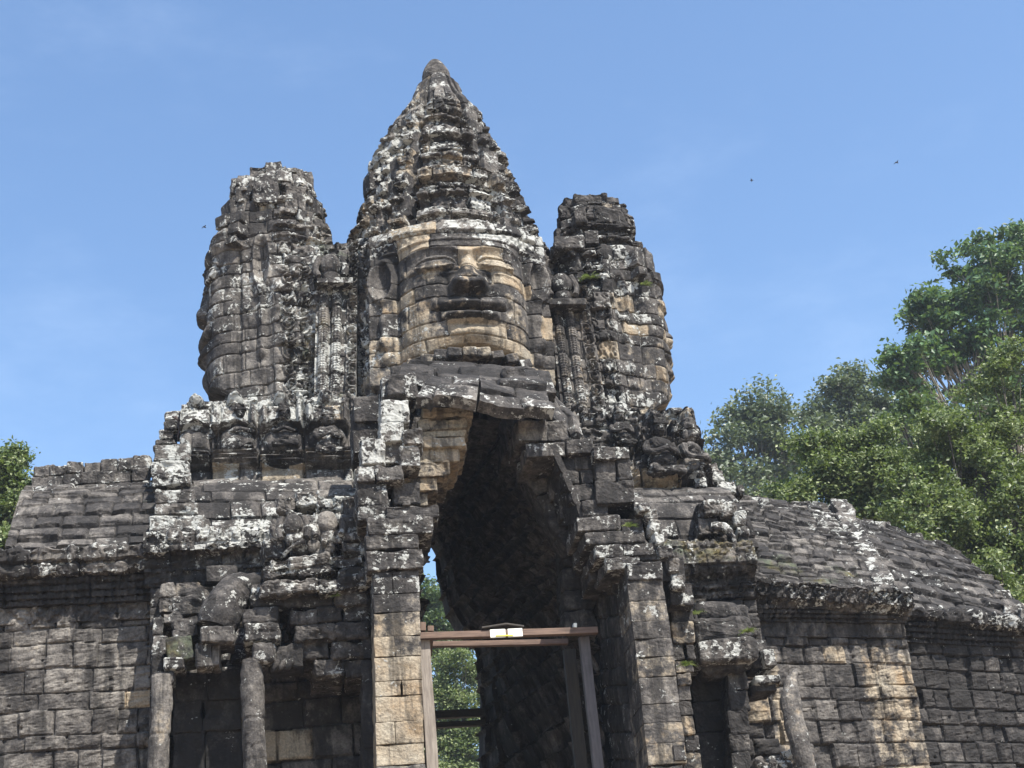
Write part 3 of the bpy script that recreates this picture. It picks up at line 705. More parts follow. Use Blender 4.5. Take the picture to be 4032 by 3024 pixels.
for k in range(7):
    x0 = 128+k*66
    S_.px(x0, 1828-k*7+6*(k % 2), x0+70, 1876-k*5, 4.6, .55, 1, tone=.42, lich=.55, amp=.03, r=.08, jr=.05)
    S_.px(x0-10, 1874-k*5, x0+62, 1920-k*4, 4.5, .8, 1, tone=.42, lich=.52, amp=.03, r=.05, jr=.04)
S_.build('ridge_stones', gate)
# outer end of the left wing that drops away
zq = AZ(20, 2155, YL-.3)
sweep('low_roof', (LX0, YL+.6), (REX, YL+.6), vault(-.3, zq-.15, 1.6, zq+.35), gate, seed=46, ch=.3, bl=.5, col=dict(tone=.4, lich=.4))

# ---- right wing, two sections that step back and down
a0, a1 = A(2930, 2400, 2.9), A(3545, 2400, 3.7)
rw0, rw1 = (a0[0], a0[1]), (a1[0], a1[1])
def zline(x0, y0, Ya, x1, y1, Yb):
    za, zb = AZ(x0, y0, Ya), AZ(x1, y1, Yb); return za, zb-za
zf0, dzf = zline(2990, 2505, 2.9, 3550, 2510, 3.7)
zm0, dzm = zline(2990, 2450, 2.9, 3540, 2460, 3.7)
zc0, dzc = zline(2980, 2375, 2.65, 3515, 2420, 3.45)
ze0, dze = zline(2970, 2280, 2.5, 3495, 2335, 3.3)
sweep('wall', rw0, rw1, [(0, 0), (0, zf0), (-.07, zf0+.002), (-.07, zm0+.35)], gate, dz=dzf*0, seed=61, ch=.32, bl=.50, jit=.34, off=.028, tilt=.025, rnd=.006, joint=.045, warp=.05, miss=.05,
      relief=chisel, col=dict(tone=.46, tan=lambda u, v, P: .14+.30*G((u-.42)/.14)+.34*ss(u, 1.95, 2.35)+.14*G((u-1.35)/.12)+.15*vn(P, .8, 14), tanp=.03, lich=.14, moss=.05, tv=.4))
def tears(u, z, P): return .04*G((np.mod(u, .24)-.12)/.06)*ss(z, .0, .25)+foliage(P, .02, 8, 7)
sweep('frieze', rw0, rw1, [(.02, zf0+.005), (.03, zm0)], gate, dz=dzm, seed=62, ch=.6, bl=.7, relief=tears, col=dict(tone=.42, tan=.08, lich=.16))
sweep('moulding', rw0, rw1, steps(zm0+.005, zc0, .10, .26, 4), gate, dz=dzm, seed=63, ch=.8, bl=.75, res=.022, relief=dent, col=dict(tone=.24, lich=.28, tv=.3))
def ros(u, z, P):
    q = np.mod(u, .30)-.15; r = np.hypot(q, z-.36); return .05*np.cos(r*2*np.pi/.10)*(r < .15)+foliage(P, .03, 7, 5)
sweep('cornice', rw0, rw1, [(.22, zc0+.006), (.36, zc0+.10), (.44, zc0+.12), (.44, zc0+.36), (.5, zc0+.38), (.48, ze0-.03), (.30, ze0+.03), (.1, ze0+.05)], gate, dz=dze, seed=64, ch=.7, bl=.6,
      off=.03, relief=ros, col=dict(tone=.26, lich=.50, moss=.18))
rc = dict(tone=.33, tan=.02, lich=lambda u, v, P: .10+.42*ss(u, 1.3, 2.2)+.15*ss(v, .5, .1), moss=lambda u, v, P: .05+.55*ss(v, 1.7, .9)*ss(vn(P, 1.1, 4), .0, .5))
patch('roof', A(2955, 2290, 2.45), A(3505, 2350, 3.3), A(3300, 1995, 6.2), A(2880, 1945, 6.0), gate, bulge=.10, seed=65, ch=.30, bl=.40, off=.04, tilt=.05, joint=.06, jw=.016,
      relief=tiles, warp=.08, skirt=.8, col=rc)
b0, b1 = A(3560, 2500, 4.3), A(4180, 2500, 5.3)
g0, dg = zline(3600, 2530, 4.3, 4032, 2560, 5.1); h0, dh = zline(3560, 2440, 4.1, 4032, 2500, 4.9); k0, dk = zline(3560, 2380, 3.9, 4032, 2450, 4.7)
sweep('wall', (b0[0]-.4, b0[1]-.1), (b1[0], b1[1]), [(0, 0), (0, g0)], gate, dz=dg, seed=71, ch=.31, bl=.42, off=.035, tilt=.03, rnd=.008, joint=.06, warp=.06, miss=.06,
      relief=chisel, col=dict(tone=.24, tan=.04, lich=.20, moss=.05, tv=.4))
sweep('moulding', (b0[0]-.4, b0[1]-.1), (b1[0], b1[1]), steps(g0+.006, h0, .06, .22, 4), gate, dz=dg, seed=72, ch=.8, bl=.7, res=.022, relief=dent, col=dict(tone=.28, lich=.35, moss=.15))
sweep('cornice', (b0[0]-.4, b0[1]-.1), (b1[0], b1[1]), [(.20, h0+.006), (.38, h0+.05), (.40, k0-.04), (.2, k0+.03)], gate, dz=dk, seed=73, ch=.7, bl=.5, off=.04, relief=eave, col=dict(tone=.34, lich=.58, moss=.12))
patch('roof', A(3490, 2385, 3.9), A(4110, 2470, 4.9), A(3700, 2130, 7.2), A(3290, 2010, 6.9), gate, bulge=.12, seed=74, ch=.34, bl=.46, off=.04, tilt=.05, joint=.07, jw=.018,
      relief=tiles, warp=.08, skirt=.8, col=dict(tone=.36, lich=lambda u, v, P: .32+.2*ss(v, .4, .1), moss=.10))
S_ = Stones(77)
for (x0, y0, x1, y1) in ((3385, 2035, 3450, 2085), (3440, 2052, 3510, 2100), (3490, 2075, 3560, 2120), (3560, 2100, 3640, 2150), (3640, 2130, 3700, 2170)):
    S_.px(x0, y0, x1, y1, 6.9, .5, 1, tone=.42, lich=.6, amp=.035, r=.07, jr=.12)
S_.build('ridge_stones', gate); S_ = Stones(76)
for q in range(9):
    t0, t1 = q/9, (q+1)/9; a, c = A(3305+195*t0, 1992+355*t0**.9, 6.1-2.8*t0), A(3305+195*t1, 1992+355*t1**.9, 6.1-2.8*t1); d = c-a
    S_.box((a+c)/2+[0, 0, .02], (.40, np.linalg.norm(d)*1.02, .34), (math.atan2(d[2], d[1])+math.pi, S_.rng.uniform(-.1, .1), S_.rng.uniform(-.08, .08)-.1), r=.08, amp=.035, tone=.42, lich=.62)
S_.build('end_course', gate); S_ = Stones(79)
for (x0, y0, x1, y1, Y) in ((3780, 2215, 3850, 2262, 6.4), (3850, 2262, 3915, 2310, 5.9), (3915, 2318, 3985, 2372, 5.4), (3955, 2375, 4025, 2420, 5.0), (4010, 2395, 4090, 2440, 4.9)):
    S_.px(x0, y0, x1, y1, Y, .5, 1, tone=.45, lich=.55, amp=.035, r=.06, jr=.1)
S_.build('ridge_stones', gate); S_ = Stones(78)
for k in range(6): S_.px(2890+k*66, 1948+k*8, 2960+k*66, 1990+k*9, 6.0, .5, 1, tone=.38, lich=.4, amp=.03, r=.08, jr=.06)
S_.build('ridge_stones', gate)

# ================================================================== BODY BELOW THE TOWERS
# left: terrace of carved figures, plain courses, cornice, wall
yT = 3.9
FIGX = [AX(x, 1720, yT) for x in (770, 925, 1112, 1290)]
def figures(cx, P, z0):
    """row of carved guardians: heads, arms raised as an arch over a rounded belly, lotus curve below"""
    h = np.zeros(P.shape[:-1])
    for c in cx:
        x = P[..., 0]-c; z = P[..., 2]-z0
        m = ss(np.abs(x), .46, .40)
        h = np.maximum(h, .30*np.sqrt(np.clip(1-(x/.15)**2-((z-1.18)/.22)**2, 0, 1)))            # head
        h = np.maximum(h, .16*ss(np.abs(x), .30, .24)*ss(z, .58, .66)*ss(z, 1.04, .96))            # chest
        h = np.maximum(h, .26*G((np.abs(x)-.33)/.075)*ss(z, .50, .58)*ss(z, 1.02, .94))            # arms
        h = np.maximum(h, (.33-.1*(np.abs(x) > .36))*G((z-(.60-.38*np.abs(x)))/.05)*m)             # forearms: pale ledge
        h = np.maximum(h, .20*np.sqrt(np.clip(1-(x/.36)**2-((z-.26)/.30)**2, 0, 1)))               # belly
        h = np.maximum(h, (.22+.05*np.sin(z*2*np.pi/.09))*ss(np.abs(x), .45, .42)*ss(z, -.36-.25*x*x, -.28-.25*x*x)*ss(z, -.02, -.06)) # lotus curve
        h -= .12*G((np.abs(x)-.455)/.02)
    return h
z0f = AZ(1050, 1775, yT)
tcol = dict(tone=.50, tan=lambda u, v, P: .12+.30*G((P[..., 2]-z0f+.15)/.28)*ss(P[..., 0], -2.0, -.6), tanp=.1,
            lich=lambda u, v, P: .30+.32*ss(P[..., 2], z0f+.45, z0f+.7), moss=lambda u, v, P: .06+.2*ss(P[..., 2], z0f+.9, z0f+1.2))
def figrel(u, v, P): return figures(FIGX, P, z0f)+foliage(P, .05, 6, 3)*ss(P[..., 2], z0f+.75, z0f+.9)
patch('figure_frieze', A(705, 1895, yT), A(1420, 1895, yT), A(1420, 1560, yT+.35), A(715, 1590, yT+.35), gate, seed=81, ch=.42, bl=.62, off=.03, joint=.03, relief=figrel, res=.02, skirt=1.2, col=tcol)
patch('half_roof', A(740, 2100, 2.75), A(1460, 2085, 2.75), A(1440, 1880, yT-.1), A(715, 1890, yT-.1), gate, bulge=.22, seed=82, ch=.34, bl=.85, off=.035, tilt=.03, joint=.05, skirt=.8,
      col=dict(tone=.44, tan=.03, lich=lambda u, v, P: .20+.3*ss(v, .5, .1)))
YB = 2.45
bx0, bx1 = AX(592, 2500, YB), AX(1440, 2500, YB)
zb1, zb2, zb3 = AZ(900, 2300, YB), AZ(900, 2170, YB-.2), AZ(900, 2085, YB-.2)
sweep('wall', (bx0, YB), (bx1, YB), [(0, 0), (0, zb1)], gate, seed=83, ch=.40, bl=.62, off=.05, tilt=.05, joint=.05, rnd=.03, miss=.08, missd=.12,
      relief=lambda u, v, P: foliage(P, .03, 4, 6)*ss(v, zb1-1.0, zb1), col=dict(tone=.40, tan=lambda u, v, P: .10+.22*ss(u, .0, 1.6)*ss(u, 2.6, 2.0), tanp=.08, lich=lambda u, v, P: .15+.25*ss(v, zb1-1.4, zb1-.4), moss=.05))
sweep('cornice', (bx0-.1, YB), (bx1, YB), [(.04, zb1+.006), (.06, zb1+.22), (.12, zb1+.24), (.12, zb2-.04), (.34, zb2), (.38, zb2+.1), (.30, zb2+.13), (.34, zb3-.08), (.22, zb3+.03), (-.1, zb3+.05)], gate, seed=84, ch=.42, bl=.55,
      off=.04, relief=lambda u, v, P: foliage(P, .05, 6, 5), col=dict(tone=.36, lich=lambda u, v, P: .25+.42*ss(v, .55, .75), moss=.22))
# pale stacked acroterion stones at the corner
S_ = Stones(85)
k = dict(tone=.52, lich=.74, amp=.035, r=.06)
for (x0, y0, x1, y1, Y, dep) in ((648, 1618, 725, 1655, 4.4, .6), (643, 1655, 705, 1692, 4.35, .6), (732, 1572, 905, 1624, 4.2, .9), (740, 1626, 900, 1655, 4.3, .8), (715, 1655, 845, 1735, 4.0, .7), (625, 1692, 690, 1730, 4.2, .6),
        (612, 1728, 690, 1752, 4.1, .7), (598, 1745, 748, 1810, 3.6, .8), (592, 1808, 745, 1865, 3.45, .8), (640, 1862, 750, 1912, 3.3, .7),
        (596, 1862, 655, 1920, 3.3, .7), (612, 1918, 770, 1978, 3.0, .8), (606, 1976, 782, 2024, 2.85, .8), (584, 2024, 806, 2092, 2.6, 1.0), (588, 2092, 800, 2150, 2.5, .9), (640, 2170, 850, 2250, 2.4, .5)):
    S_.px(x0, y0, x1, y1, Y, dep, 1, **k)
for (x0, y0, x1, y1) in ((835, 2092, 985, 2150), (975, 2085, 1010, 2145)): S_.px(x0, y0, x1, y1, 2.2, .6, 1, tone=.4, lich=.5, moss=.2, amp=.03)
S_.build('corner_acroterion', gate, rs=4.5)

# link bays between the towers with bead columns and a headless torso
def beadrel(u, v, P):
    h = np.zeros_like(u)
    for c in (.16, .42): h = np.maximum(h, np.where(np.abs(u-c) < .10, .10*np.sqrt(np.clip(1-((u-c)/.10)**2, 0, 1))+beads(u-c, v, .06, .03), 0))
    h = np.where(v > v.max()-.5, foliage(P, .08, 5, 7), h)
    return h+.05*(np.abs(u-.75) < .13)*1.0+np.where(np.abs(u-.75) < .13, scroll(u-.75, v, .3, .05), 0)
patch('bead_columns', A(1235, 1590, 4.45), A(1400, 1580, 4.35), A(1410, 950, 4.9), A(1250, 960, 4.9), gate, seed=91, ch=.36, bl=.45, off=.012, tilt=.01, relief=beadrel, res=.018, skirt=1.0,
      col=dict(tone=.52, lich=.58, moss=.42))
patch('bead_columns', A(2215, 1640, 4.35), A(2400, 1660, 4.45), A(2310, 1130, 4.85), A(2150, 1090, 4.9), gate, seed=92, ch=.36, bl=.45, off=.012, tilt=.01, relief=beadrel, res=.018, skirt=1.0,
      col=dict(tone=.46, tan=.42, lich=.30, moss=.05))
S_ = Stones(93)
def torso(s, px, py, Y, sc=1.0, **k):
    c = A(px, py, Y)
    s.ell(c, (.22*sc, .18*sc, .26*sc), amp=.02, **k); s.ell(c+[0, .02, -.30*sc], (.18*sc, .16*sc, .2*sc), amp=.02, **k)
    for d in (-1, 1): s.tube([c+[d*.2*sc, 0, .18*sc], c+[d*.32*sc, -.02, -.1*sc], c+[d*.25*sc, -.14, -.33*sc]], [.085*sc, .075*sc, .06*sc], seg=10, amp=.012, **k)
torso(S_, 1300, 1045, 4.7, 1.0, tone=.42, lich=.45, moss=.2)
S_.box(A(1318, 1120, 4.6), (.75, .4, .14), (0, .03, 0), tone=.5, lich=.6)
S_.build('headless_figure', gate)
S_ = Stones(94); torso(S_, 2210, 1120, 4.7, 1.0, tone=.30, lich=.3); S_.box(A(2230, 1205, 4.6), (.75, .4, .14), (0, .03, 0), tone=.4, lich=.4)
S_.build('headless_figure', gate)

# right: terrace of figures, half roof, cornice, wall
FIGR = [AX(x, 1780, yT) for x in (2420, 2600, 2745)]
z0r = AZ(2600, 1845, yT)
def figrelR(u, v, P): return figures(FIGR, P, z0r)*ss(P[..., 0], AX(2450, 1800, yT), AX(2520, 1800, yT))+foliage(P, .08, 5, 3)
patch('figure_frieze', A(2190, 1960, yT+.1), A(2810, 1925, yT), A(2725, 1610, yT+.5), A(2140, 1600, yT+.4), gate, seed=101, ch=.38, bl=.55, off=.06, tilt=.05, joint=.04, relief=figrelR, res=.02, skirt=1.2,
      col=dict(tone=.36, tan=lambda u, v, P: .10+.34*G((P[..., 2]-z0r+.05)/.22), tanp=.12, lich=.34, moss=.12))
patch('half_roof', A(2420, 2150, 2.75), A(2990, 2150, 2.85), A(2830, 1915, yT-.1), A(2330, 1925, yT-.1), gate, bulge=.28, seed=102, ch=.36, bl=.7, off=.03, tilt=.03, joint=.04, skirt=.8,
      col=dict(tone=.42, tan=.04, lich=lambda u, v, P: .24+.2*ss(v, .6, .1), moss=lambda u, v, P: .08+.3*ss(v, .7, .2)))
cx0, cx1 = AX(2500, 2400, YB), AX(2985, 2400, YB)
zd1, zd2, zd3 = AZ(2800, 2360, YB), AZ(2800, 2250, YB-.2), AZ(2800, 2130, YB-.2)
sweep('wall', (cx0, YB), (cx1, YB), [(0, 0), (0, zd1)], gate, seed=103, ch=.36, bl=.5, off=.04, tilt=.04, joint=.045, rnd=.03, miss=.06, missd=.12,
      relief=chisel, col=dict(tone=.34, tan=lambda u, v, P: .10+.2*ss(u, .9, .5), tanp=.1, lich=.12, moss=.06))
sweep('cornice', (cx0, YB), (cx1, YB), [(.04, zd1+.006), (.08, zd1+.09), (.02, zd1+.1), (.02, zd1+.16), (.14, zd1+.18), (.14, zd1+.26), (.08, zd1+.28), (.12, zd2-.1), (.34, zd2), (.40, zd2+.1), (.34, zd3-.1), (.2, zd3+.03), (-.1, zd3+.05)], gate, seed=104, ch=.42, bl=.55,
      off=.03, relief=lambda u, v, P: dent(u, v, P)+foliage(P, .04, 6, 5), col=dict(tone=.30, lich=lambda u, v, P: .2+.2*ss(v, .75, .95), moss=lambda u, v, P: .12+.42*ss(v, .75, .95)))
# pale gable end of the right wing
S_ = Stones(105); k = dict(tone=.46, lich=.66, amp=.035, r=.07)
for (x0, y0, x1, y1) in ((2770, 1960, 2850, 2015), (2840, 1972, 2905, 2030), (2885, 2010, 2940, 2070), (2905, 2065, 2955, 2130), (2915, 2125, 2965, 2190), (2900, 2185, 2960, 2240)):
    S_.px(x0, y0, x1, y1, 2.25, .6, 1, tone=.48, lich=.74, amp=.05, r=.08, jr=.12)
S_.tube([A(2800, 2070, 2.3), A(2850, 2075, 2.25), A(2890, 2120, 2.2), A(2885, 2190, 2.2)], [.08, .09, .09, .07], seg=12, amp=.04, tone=.4, lich=.5)
for (x0, y0, x1, y1) in ((2755, 1975, 2800, 2040), (2750, 2040, 2830, 2110), (2790, 2105, 2870, 2150), (2830, 2150, 2900, 2220), (2890, 2200, 2960, 2290)): S_.px(x0, y0, x1, y1, 2.45, .7, 1, tone=.36, lich=.42, amp=.05, r=.08)
S_.build('gable_end', gate, rs=5)
# broken stones and the side-facing figure on the right shoulder
S_ = Stones(106)
for (x0, y0, x1, y1, Y) in ((2790, 1820, 2830, 1860, 4.2), (2780, 1855, 2850, 1900, 4.1), (2830, 1895, 2900, 1950, 4.0), (2860, 1900, 2905, 1935, 4.5), (2905, 1905, 2935, 1960, 4.6), (2660, 1830, 2720, 1870, 3.9), (2740, 1880, 2790, 1920, 3.7)):
    S_.px(x0, y0, x1, y1, Y, .5, 1, tone=.5, lich=.66, amp=.05, r=.08, jr=.12)
S_.build('broken_stones', gate)
def guardian(px, py, Y, turn, sc, **k):
    """bust of a carved guardian: headdress, head with face, shoulders, arms folded, belly"""
    s = Stones(int(px)); s_amp = 2.0; c = A(px, py, Y); M = rotm(0, 0, turn)
    def at(x, y, z): return c+M@np.array([x, y, z])*sc
    s.ell(at(0, 0, 0), (.17*sc, .19*sc, .21*sc), (0, 0, turn), amp=.008, **k)
    s.ell(at(0, -.17, -.02), (.035*sc, .06*sc, .06*sc), (0, 0, turn), amp=.003, n=5, **k)             # nose
    s.ell(at(0, -.16, -.10), (.075*sc, .04*sc, .022*sc), (0, 0, turn), amp=.003, n=5, **k)            # lips
    for d in (-1, 1):
        s.ell(at(d*.07, -.155, .035), (.045*sc, .03*sc, .02*sc), (0, 0, turn), amp=.002, n=5, **k)    # eyelids
        s.ell(at(d*.18, .02, -.03), (.035*sc, .07*sc, .13*sc), (0, 0, turn), amp=.005, n=5, **k)      # ears
    s.box(at(0, .01, .12), (.40*sc, .40*sc, .09*sc), (0, 0, turn), r=.03, amp=.008, **k)
    s.box(at(0, .01, .25), (.33*sc, .33*sc, .20*sc), (0, 0, turn), r=.06, amp=.02, **k)
    s.ell(at(0, .05, -.42), (.33*sc, .24*sc, .20*sc), (0, 0, turn), amp=.015, pw=2.6, **k)
    s.ell(at(0, .03, -.80), (.34*sc, .30*sc, .26*sc), (0, 0, turn), amp=.015, **k)
    for d in (-1, 1): s.tube([at(d*.32, .05, -.36), at(d*.42, -.05, -.62), at(d*.22, -.30, -.68), at(0, -.34, -.60)], [.10*sc, .09*sc, .075*sc, .06*sc], seg=10, amp=.01, **k)
    s.box(at(0, .02, -1.10), (.8*sc, .62*sc, .18*sc), (0, 0, turn), r=.05, amp=.03, **k)
    s.A = [a_*2.2 for a_ in s.A]; return s.build('carved_guardian', gate, rs=5)
guardian(2712, 1712, 4.0, R_(55), .88, tone=.5, lich=.52)['label'] = 'pale carved guardian in profile at the outer right shoulder'
guardian(2592, 1690, 3.75, R_(15), .82, tone=.26, lich=.32)
guardian(948, 1630, 4.05, R_(-5), .62, tone=.45, lich=.5)
guardian(1120, 1632, 4.0, 0, .58, tone=.3, lich=.45)
guardian(1290, 1650, 3.9, R_(6), .62, tone=.38, lich=.5, moss=.2)
guardian(2440, 1640, 4.1, R_(10), .55, tone=.34, lich=.4)

# ================================================================== PORCH
S_ = Stones(111)      # left pillar, joints read from the photograph
jy = [2249, 2337, 2410, 2505, 2584, 2679, 2739, 2840, 2929, 3012]
for i, (a, b) in enumerate(zip(jy[:-1], jy[1:])):
    n = 2 if i in (0, 3, 5, 7) else 1
    xl, xr = 1468+i*1.6, 1652+i*2.4
    S_.px(xl, a, xr, b, 0.0, .95, n, jy=.008, jr=.004, r=.02, gap=.004, amp=.014, tone=.50 if i > 1 else .40, tan=min(.16+.14*i, .72), lich=.42-.045*i)
xa, xb = AX(1482, 3012, 0), AX(1675, 3012, 0); z = AZ(1580, 3012, 0)
while z > 0:
    h = min(.5, z); S_.box(((xa+xb)/2, .475, z-h/2), (xb-xa, .95, h-.012), r=.03, tone=.55, tan=.45, lich=.2); z -= h
S_.build('pillar', gate, rs=4)
S_ = Stones(119)
for q in range(9): S_.px(1425, 2240+q*88, 1478+q*1.5, 2240+(q+1)*88, 1.0, .9, 1, tone=.2, lich=.12, gap=.002, amp=.02, r=.02, jy=.02)
z = AZ(1450, 3030, 1.0); S_.box((AX(1455, 3030, 1.0), 1.45, z/2), (.22, .9, z), tone=.3)
S_.build('jamb', gate)
S_ = Stones(112)      # right pillar
jr_ = [2280, 2365, 2445, 2515, 2587, 2665, 2770, 2845, 2925, 3010]
for i, (a, b) in enumerate(zip(jr_[:-1], jr_[1:])):
    S_.px(2472+i*9.5, a, 2618+i*10.5, b, 0.0, .95, 1, jy=.012, jr=.006, r=.02, gap=.004, amp=.016, tone=.55, tan=.40, lich=.30-.02*i)
xa, xb = AX(2562, 3012, 0), AX(2690, 3012, 0); z = AZ(2620, 3012, 0)
while z > 0:
    h = min(.5, z); S_.box(((xa+xb)/2, .475, z-h/2), (xb-xa, .95, h-.012), r=.03, tone=.55, tan=.5, lich=.15); z -= h
S_.build('pillar', gate, rs=4)
# heavy slabs above the left pillar and the broken left half of the gable
S_ = Stones(113)
for (x0, y0, x1, y1, Y, n, to, li, ta) in (
        (1440, 2168, 1668, 2249, -.04, 1, .40, .45, 0), (1440, 2105, 1652, 2168, 0, 1, .42, .50, 0), (1445, 2036, 1704, 2105, -.03, 1, .42, .40, 0), (1520, 1988, 1730, 2040, 0, 1, .40, .42, 0),
        (1408, 1985, 1530, 2045, .05, 1, .44, .5, 0), (1402, 1892, 1525, 1985, .0, 1, .5, .6, 0), (1545, 1905, 1655, 1988, .25, 1, .36, .2, .2), (1405, 1828, 1590, 1895, -.05, 2, .48, .66, 0),
        (1420, 1725, 1520, 1830, .0, 1, .5, .85, 0), (1505, 1735, 1590, 1830, .12, 1, .5, .72, 0), (1575, 1745, 1655, 1832, -.10, 1, .52, .66, .05), (1583, 1685, 1668, 1750, -.12, 1, .52, .62, .05),
        (1492, 1660, 1590, 1740, .02, 1, .5, .85, 0), (1498, 1570, 1612, 1662, .05, 1, .5, .95, 0), (1500, 1475, 1640, 1572, .35, 1, .42, .6, .0), (1520, 1490, 1600, 1560, .2, 1, .3, .4, .0)):
    S_.px(x0, y0, x1, y1, Y, .85, n, tone=to, lich=li, tan=ta, amp=.035, r=.06, jr=.03)
S_.build('broken_gable', gate, rs=4.5)
S_ = Stones(114)      # buff corbel courses under the left slab
for (x0, y0, x1, y1, Y) in ((1660, 1598, 1862, 1645, .55), (1650, 1643, 1850, 1690, .50), (1655, 1688, 1842, 1722, .58), (1660, 1720, 1843, 1765, .48), (1650, 1763, 1812, 1820, .52), (1600, 1818, 1770, 1880, .48), (1575, 1878, 1730, 1935, .5), (1570, 1933, 1690, 1990, .55)):
    S_.px(x0, y0, x1, y1, Y, 1.3, 1, tone=.5, tan=.62, lich=.12, amp=.035, r=.05, jr=.03)
S_.build('corbel_courses', gate)
S_ = Stones(115)      # cap slabs and porch roof leading back to the chin
rk = dict(ch=.62, bl=1.25, off=.06, tilt=.09, joint=.05, rnd=.03, rough=.04, rs=1.8, warp=.10, skirt=.22)
rl = dict(tone=.36, tv=.35, lich=lambda u, v, P: .36+.2*ss(v, .6, .1)+.1*vn(P, .8, 6))
patch('roof_slab', A(1640, 1548, .10), A(1876, 1580, .0), A(1890, 1462, 1.1), A(1735, 1448, 1.35), gate, seed=151, col=rl, bulge=.08, **rk)
patch('roof_slab', A(1890, 1572, .05), A(2182, 1622, .25), A(2120, 1490, 1.6), A(1888, 1464, 1.15), gate, seed=152, col=rl, bulge=.08, **rk)
patch('roof_slab', A(1570, 1510, 1.5), A(2190, 1550, 1.7), A(2080, 1462, 3.2), A(1590, 1452, 3.2), gate, seed=153, col=rl, bulge=.25, **rk)
patch('roof_slab', A(2080, 1560, 1.5), A(2290, 1720, 1.6), A(2190, 1560, 3.0), A(2075, 1430, 3.0), gate, seed=154, col=rl, bulge=.1, **rk)
for (x0, y0, x1, y1, Y, n) in ((1600, 1448, 1700, 1512, 1.7, 1), (1980, 1448, 2080, 1510, 1.7, 1), (1700, 1425, 1800, 1460, 2.3, 1)):
    S_ = Stones(x0); S_.px(x0, y0, x1, y1, Y, .8, n, tone=.34, lich=.36, amp=.05, r=.12, jr=.06); S_.build('roof_stone', gate)
S_ = Stones(129); S_.px(1530, 1500, 1650, 1575, .9, .8, 1, tone=.34, lich=.36, amp=.05, r=.12, jr=.06); S_.build('roof_stone', gate)
S_ = Stones(155)      # pale collar ring under the chin
for q in range(9):
    a = -1+2*(q+.5)/9; x_ = 1845+a*225; y_ = 1388+62*a*a
    S_.box(A(x_, y_+14, 3.15+.75*a*a), (.30, .5, .20), (0, -a*.42, a*.55), r=.09, amp=.02, tone=.5, tan=.42, lich=.34)
S_.build('collar', gate)
# right side of the gable: stepped courses round the gap
S_ = Stones(116)
for (x0, y0, x1, y1, Y, n, to, li, ta) in (
        (2030, 1648, 2150, 1738, .8, 1, .5, .25, .30), (2150, 1655, 2240, 1738, 1.0, 1, .38, .4, .05), (2065, 1736, 2335, 1795, .6, 2, .42, .3, .05), (2190, 1793, 2340, 1852, .7, 2, .36, .22, .0), (2214, 1850, 2342, 1908, .7, 2, .36, .2, .0),
        (2240, 1905, 2345, 1975, .7, 1, .34, .25, .0), (2290, 1972, 2392, 2035, .55, 1, .36, .3, 0), (2335, 1748, 2482, 1802, .35, 1, .42, .72, 0), (2345, 1800, 2490, 1895, .5, 2, .44, .35, .22), (2350, 1893, 2505, 1985, .45, 1, .34, .3, .05),
        (2270, 2030, 2445, 2092, .35, 1, .34, .5, 0), (2440, 2040, 2530, 2092, .4, 1, .34, .3, .0), (2300, 2088, 2540, 2140, .3, 1, .36, .45, 0), (2340, 2138, 2590, 2190, .2, 2, .36, .45, 0), (2385, 2185, 2530, 2240, .1, 1, .36, .5, 0),
        (2470, 2210, 2612, 2285, 0, 1, .42, .62, 0), (2500, 1985, 2560, 2040, .5, 1, .34, .35, 0), (2520, 2138, 2640, 2200, .25, 1, .36, .45, 0), (2600, 2195, 2700, 2290, .35, 1, .34, .4, .05), (2630, 2290, 2730, 2380, .4, 1, .34, .35, .2)):
    S_.px(x0, y0, x1, y1, Y, 1.2, n, tone=to, lich=li, tan=ta, amp=.03, r=.05, jr=.03)
for (x0, y0, x1, y1) in ((2505, 1985, 2555, 2020), (2545, 2005, 2600, 2050), (2560, 2048, 2612, 2100), (2575, 2098, 2620, 2150), (2590, 2150, 2650, 2200), (2625, 2200, 2680, 2255), (2655, 2255, 2710, 2320)):
    S_.px(x0, y0, x1, y1, .2, .5, 1, tone=.48, lich=.72, amp=.06, r=.09, jr=.15)
S_.build('broken_gable', gate)
S_ = Stones(117)      # buff side blocks beside the right pillar
for i, (x0, y0, x1, y1) in enumerate(((2640, 2380, 2740, 2450), (2645, 2448, 2735, 2535), (2650, 2533, 2700, 2600), (2700, 2540, 2735, 2600), (2655, 2600, 2730, 2650), (2660, 2648, 2720, 2700), (2665, 2698, 2725, 2760), (2672, 2760, 2728, 2820), (2685, 2820, 2735, 2895), (2700, 2895, 2755, 2960), (2690, 2960, 2770, 3040))):
    S_.px(x0, y0, x1, y1, .7, .8, 1, tone=.42, tan=.40 if i % 3 else .15, lich=.22, moss=.08, amp=.03)
xs = AX(2720, 3040, .7); z = AZ(2720, 3040, .7)
while z > 0:
    h = min(.5, z); S_.box((xs, 1.1, z-h/2), (.45, .8, h-.01), tone=.4, tan=.2, lich=.2); z -= h
S_.build('side_blocks', gate)
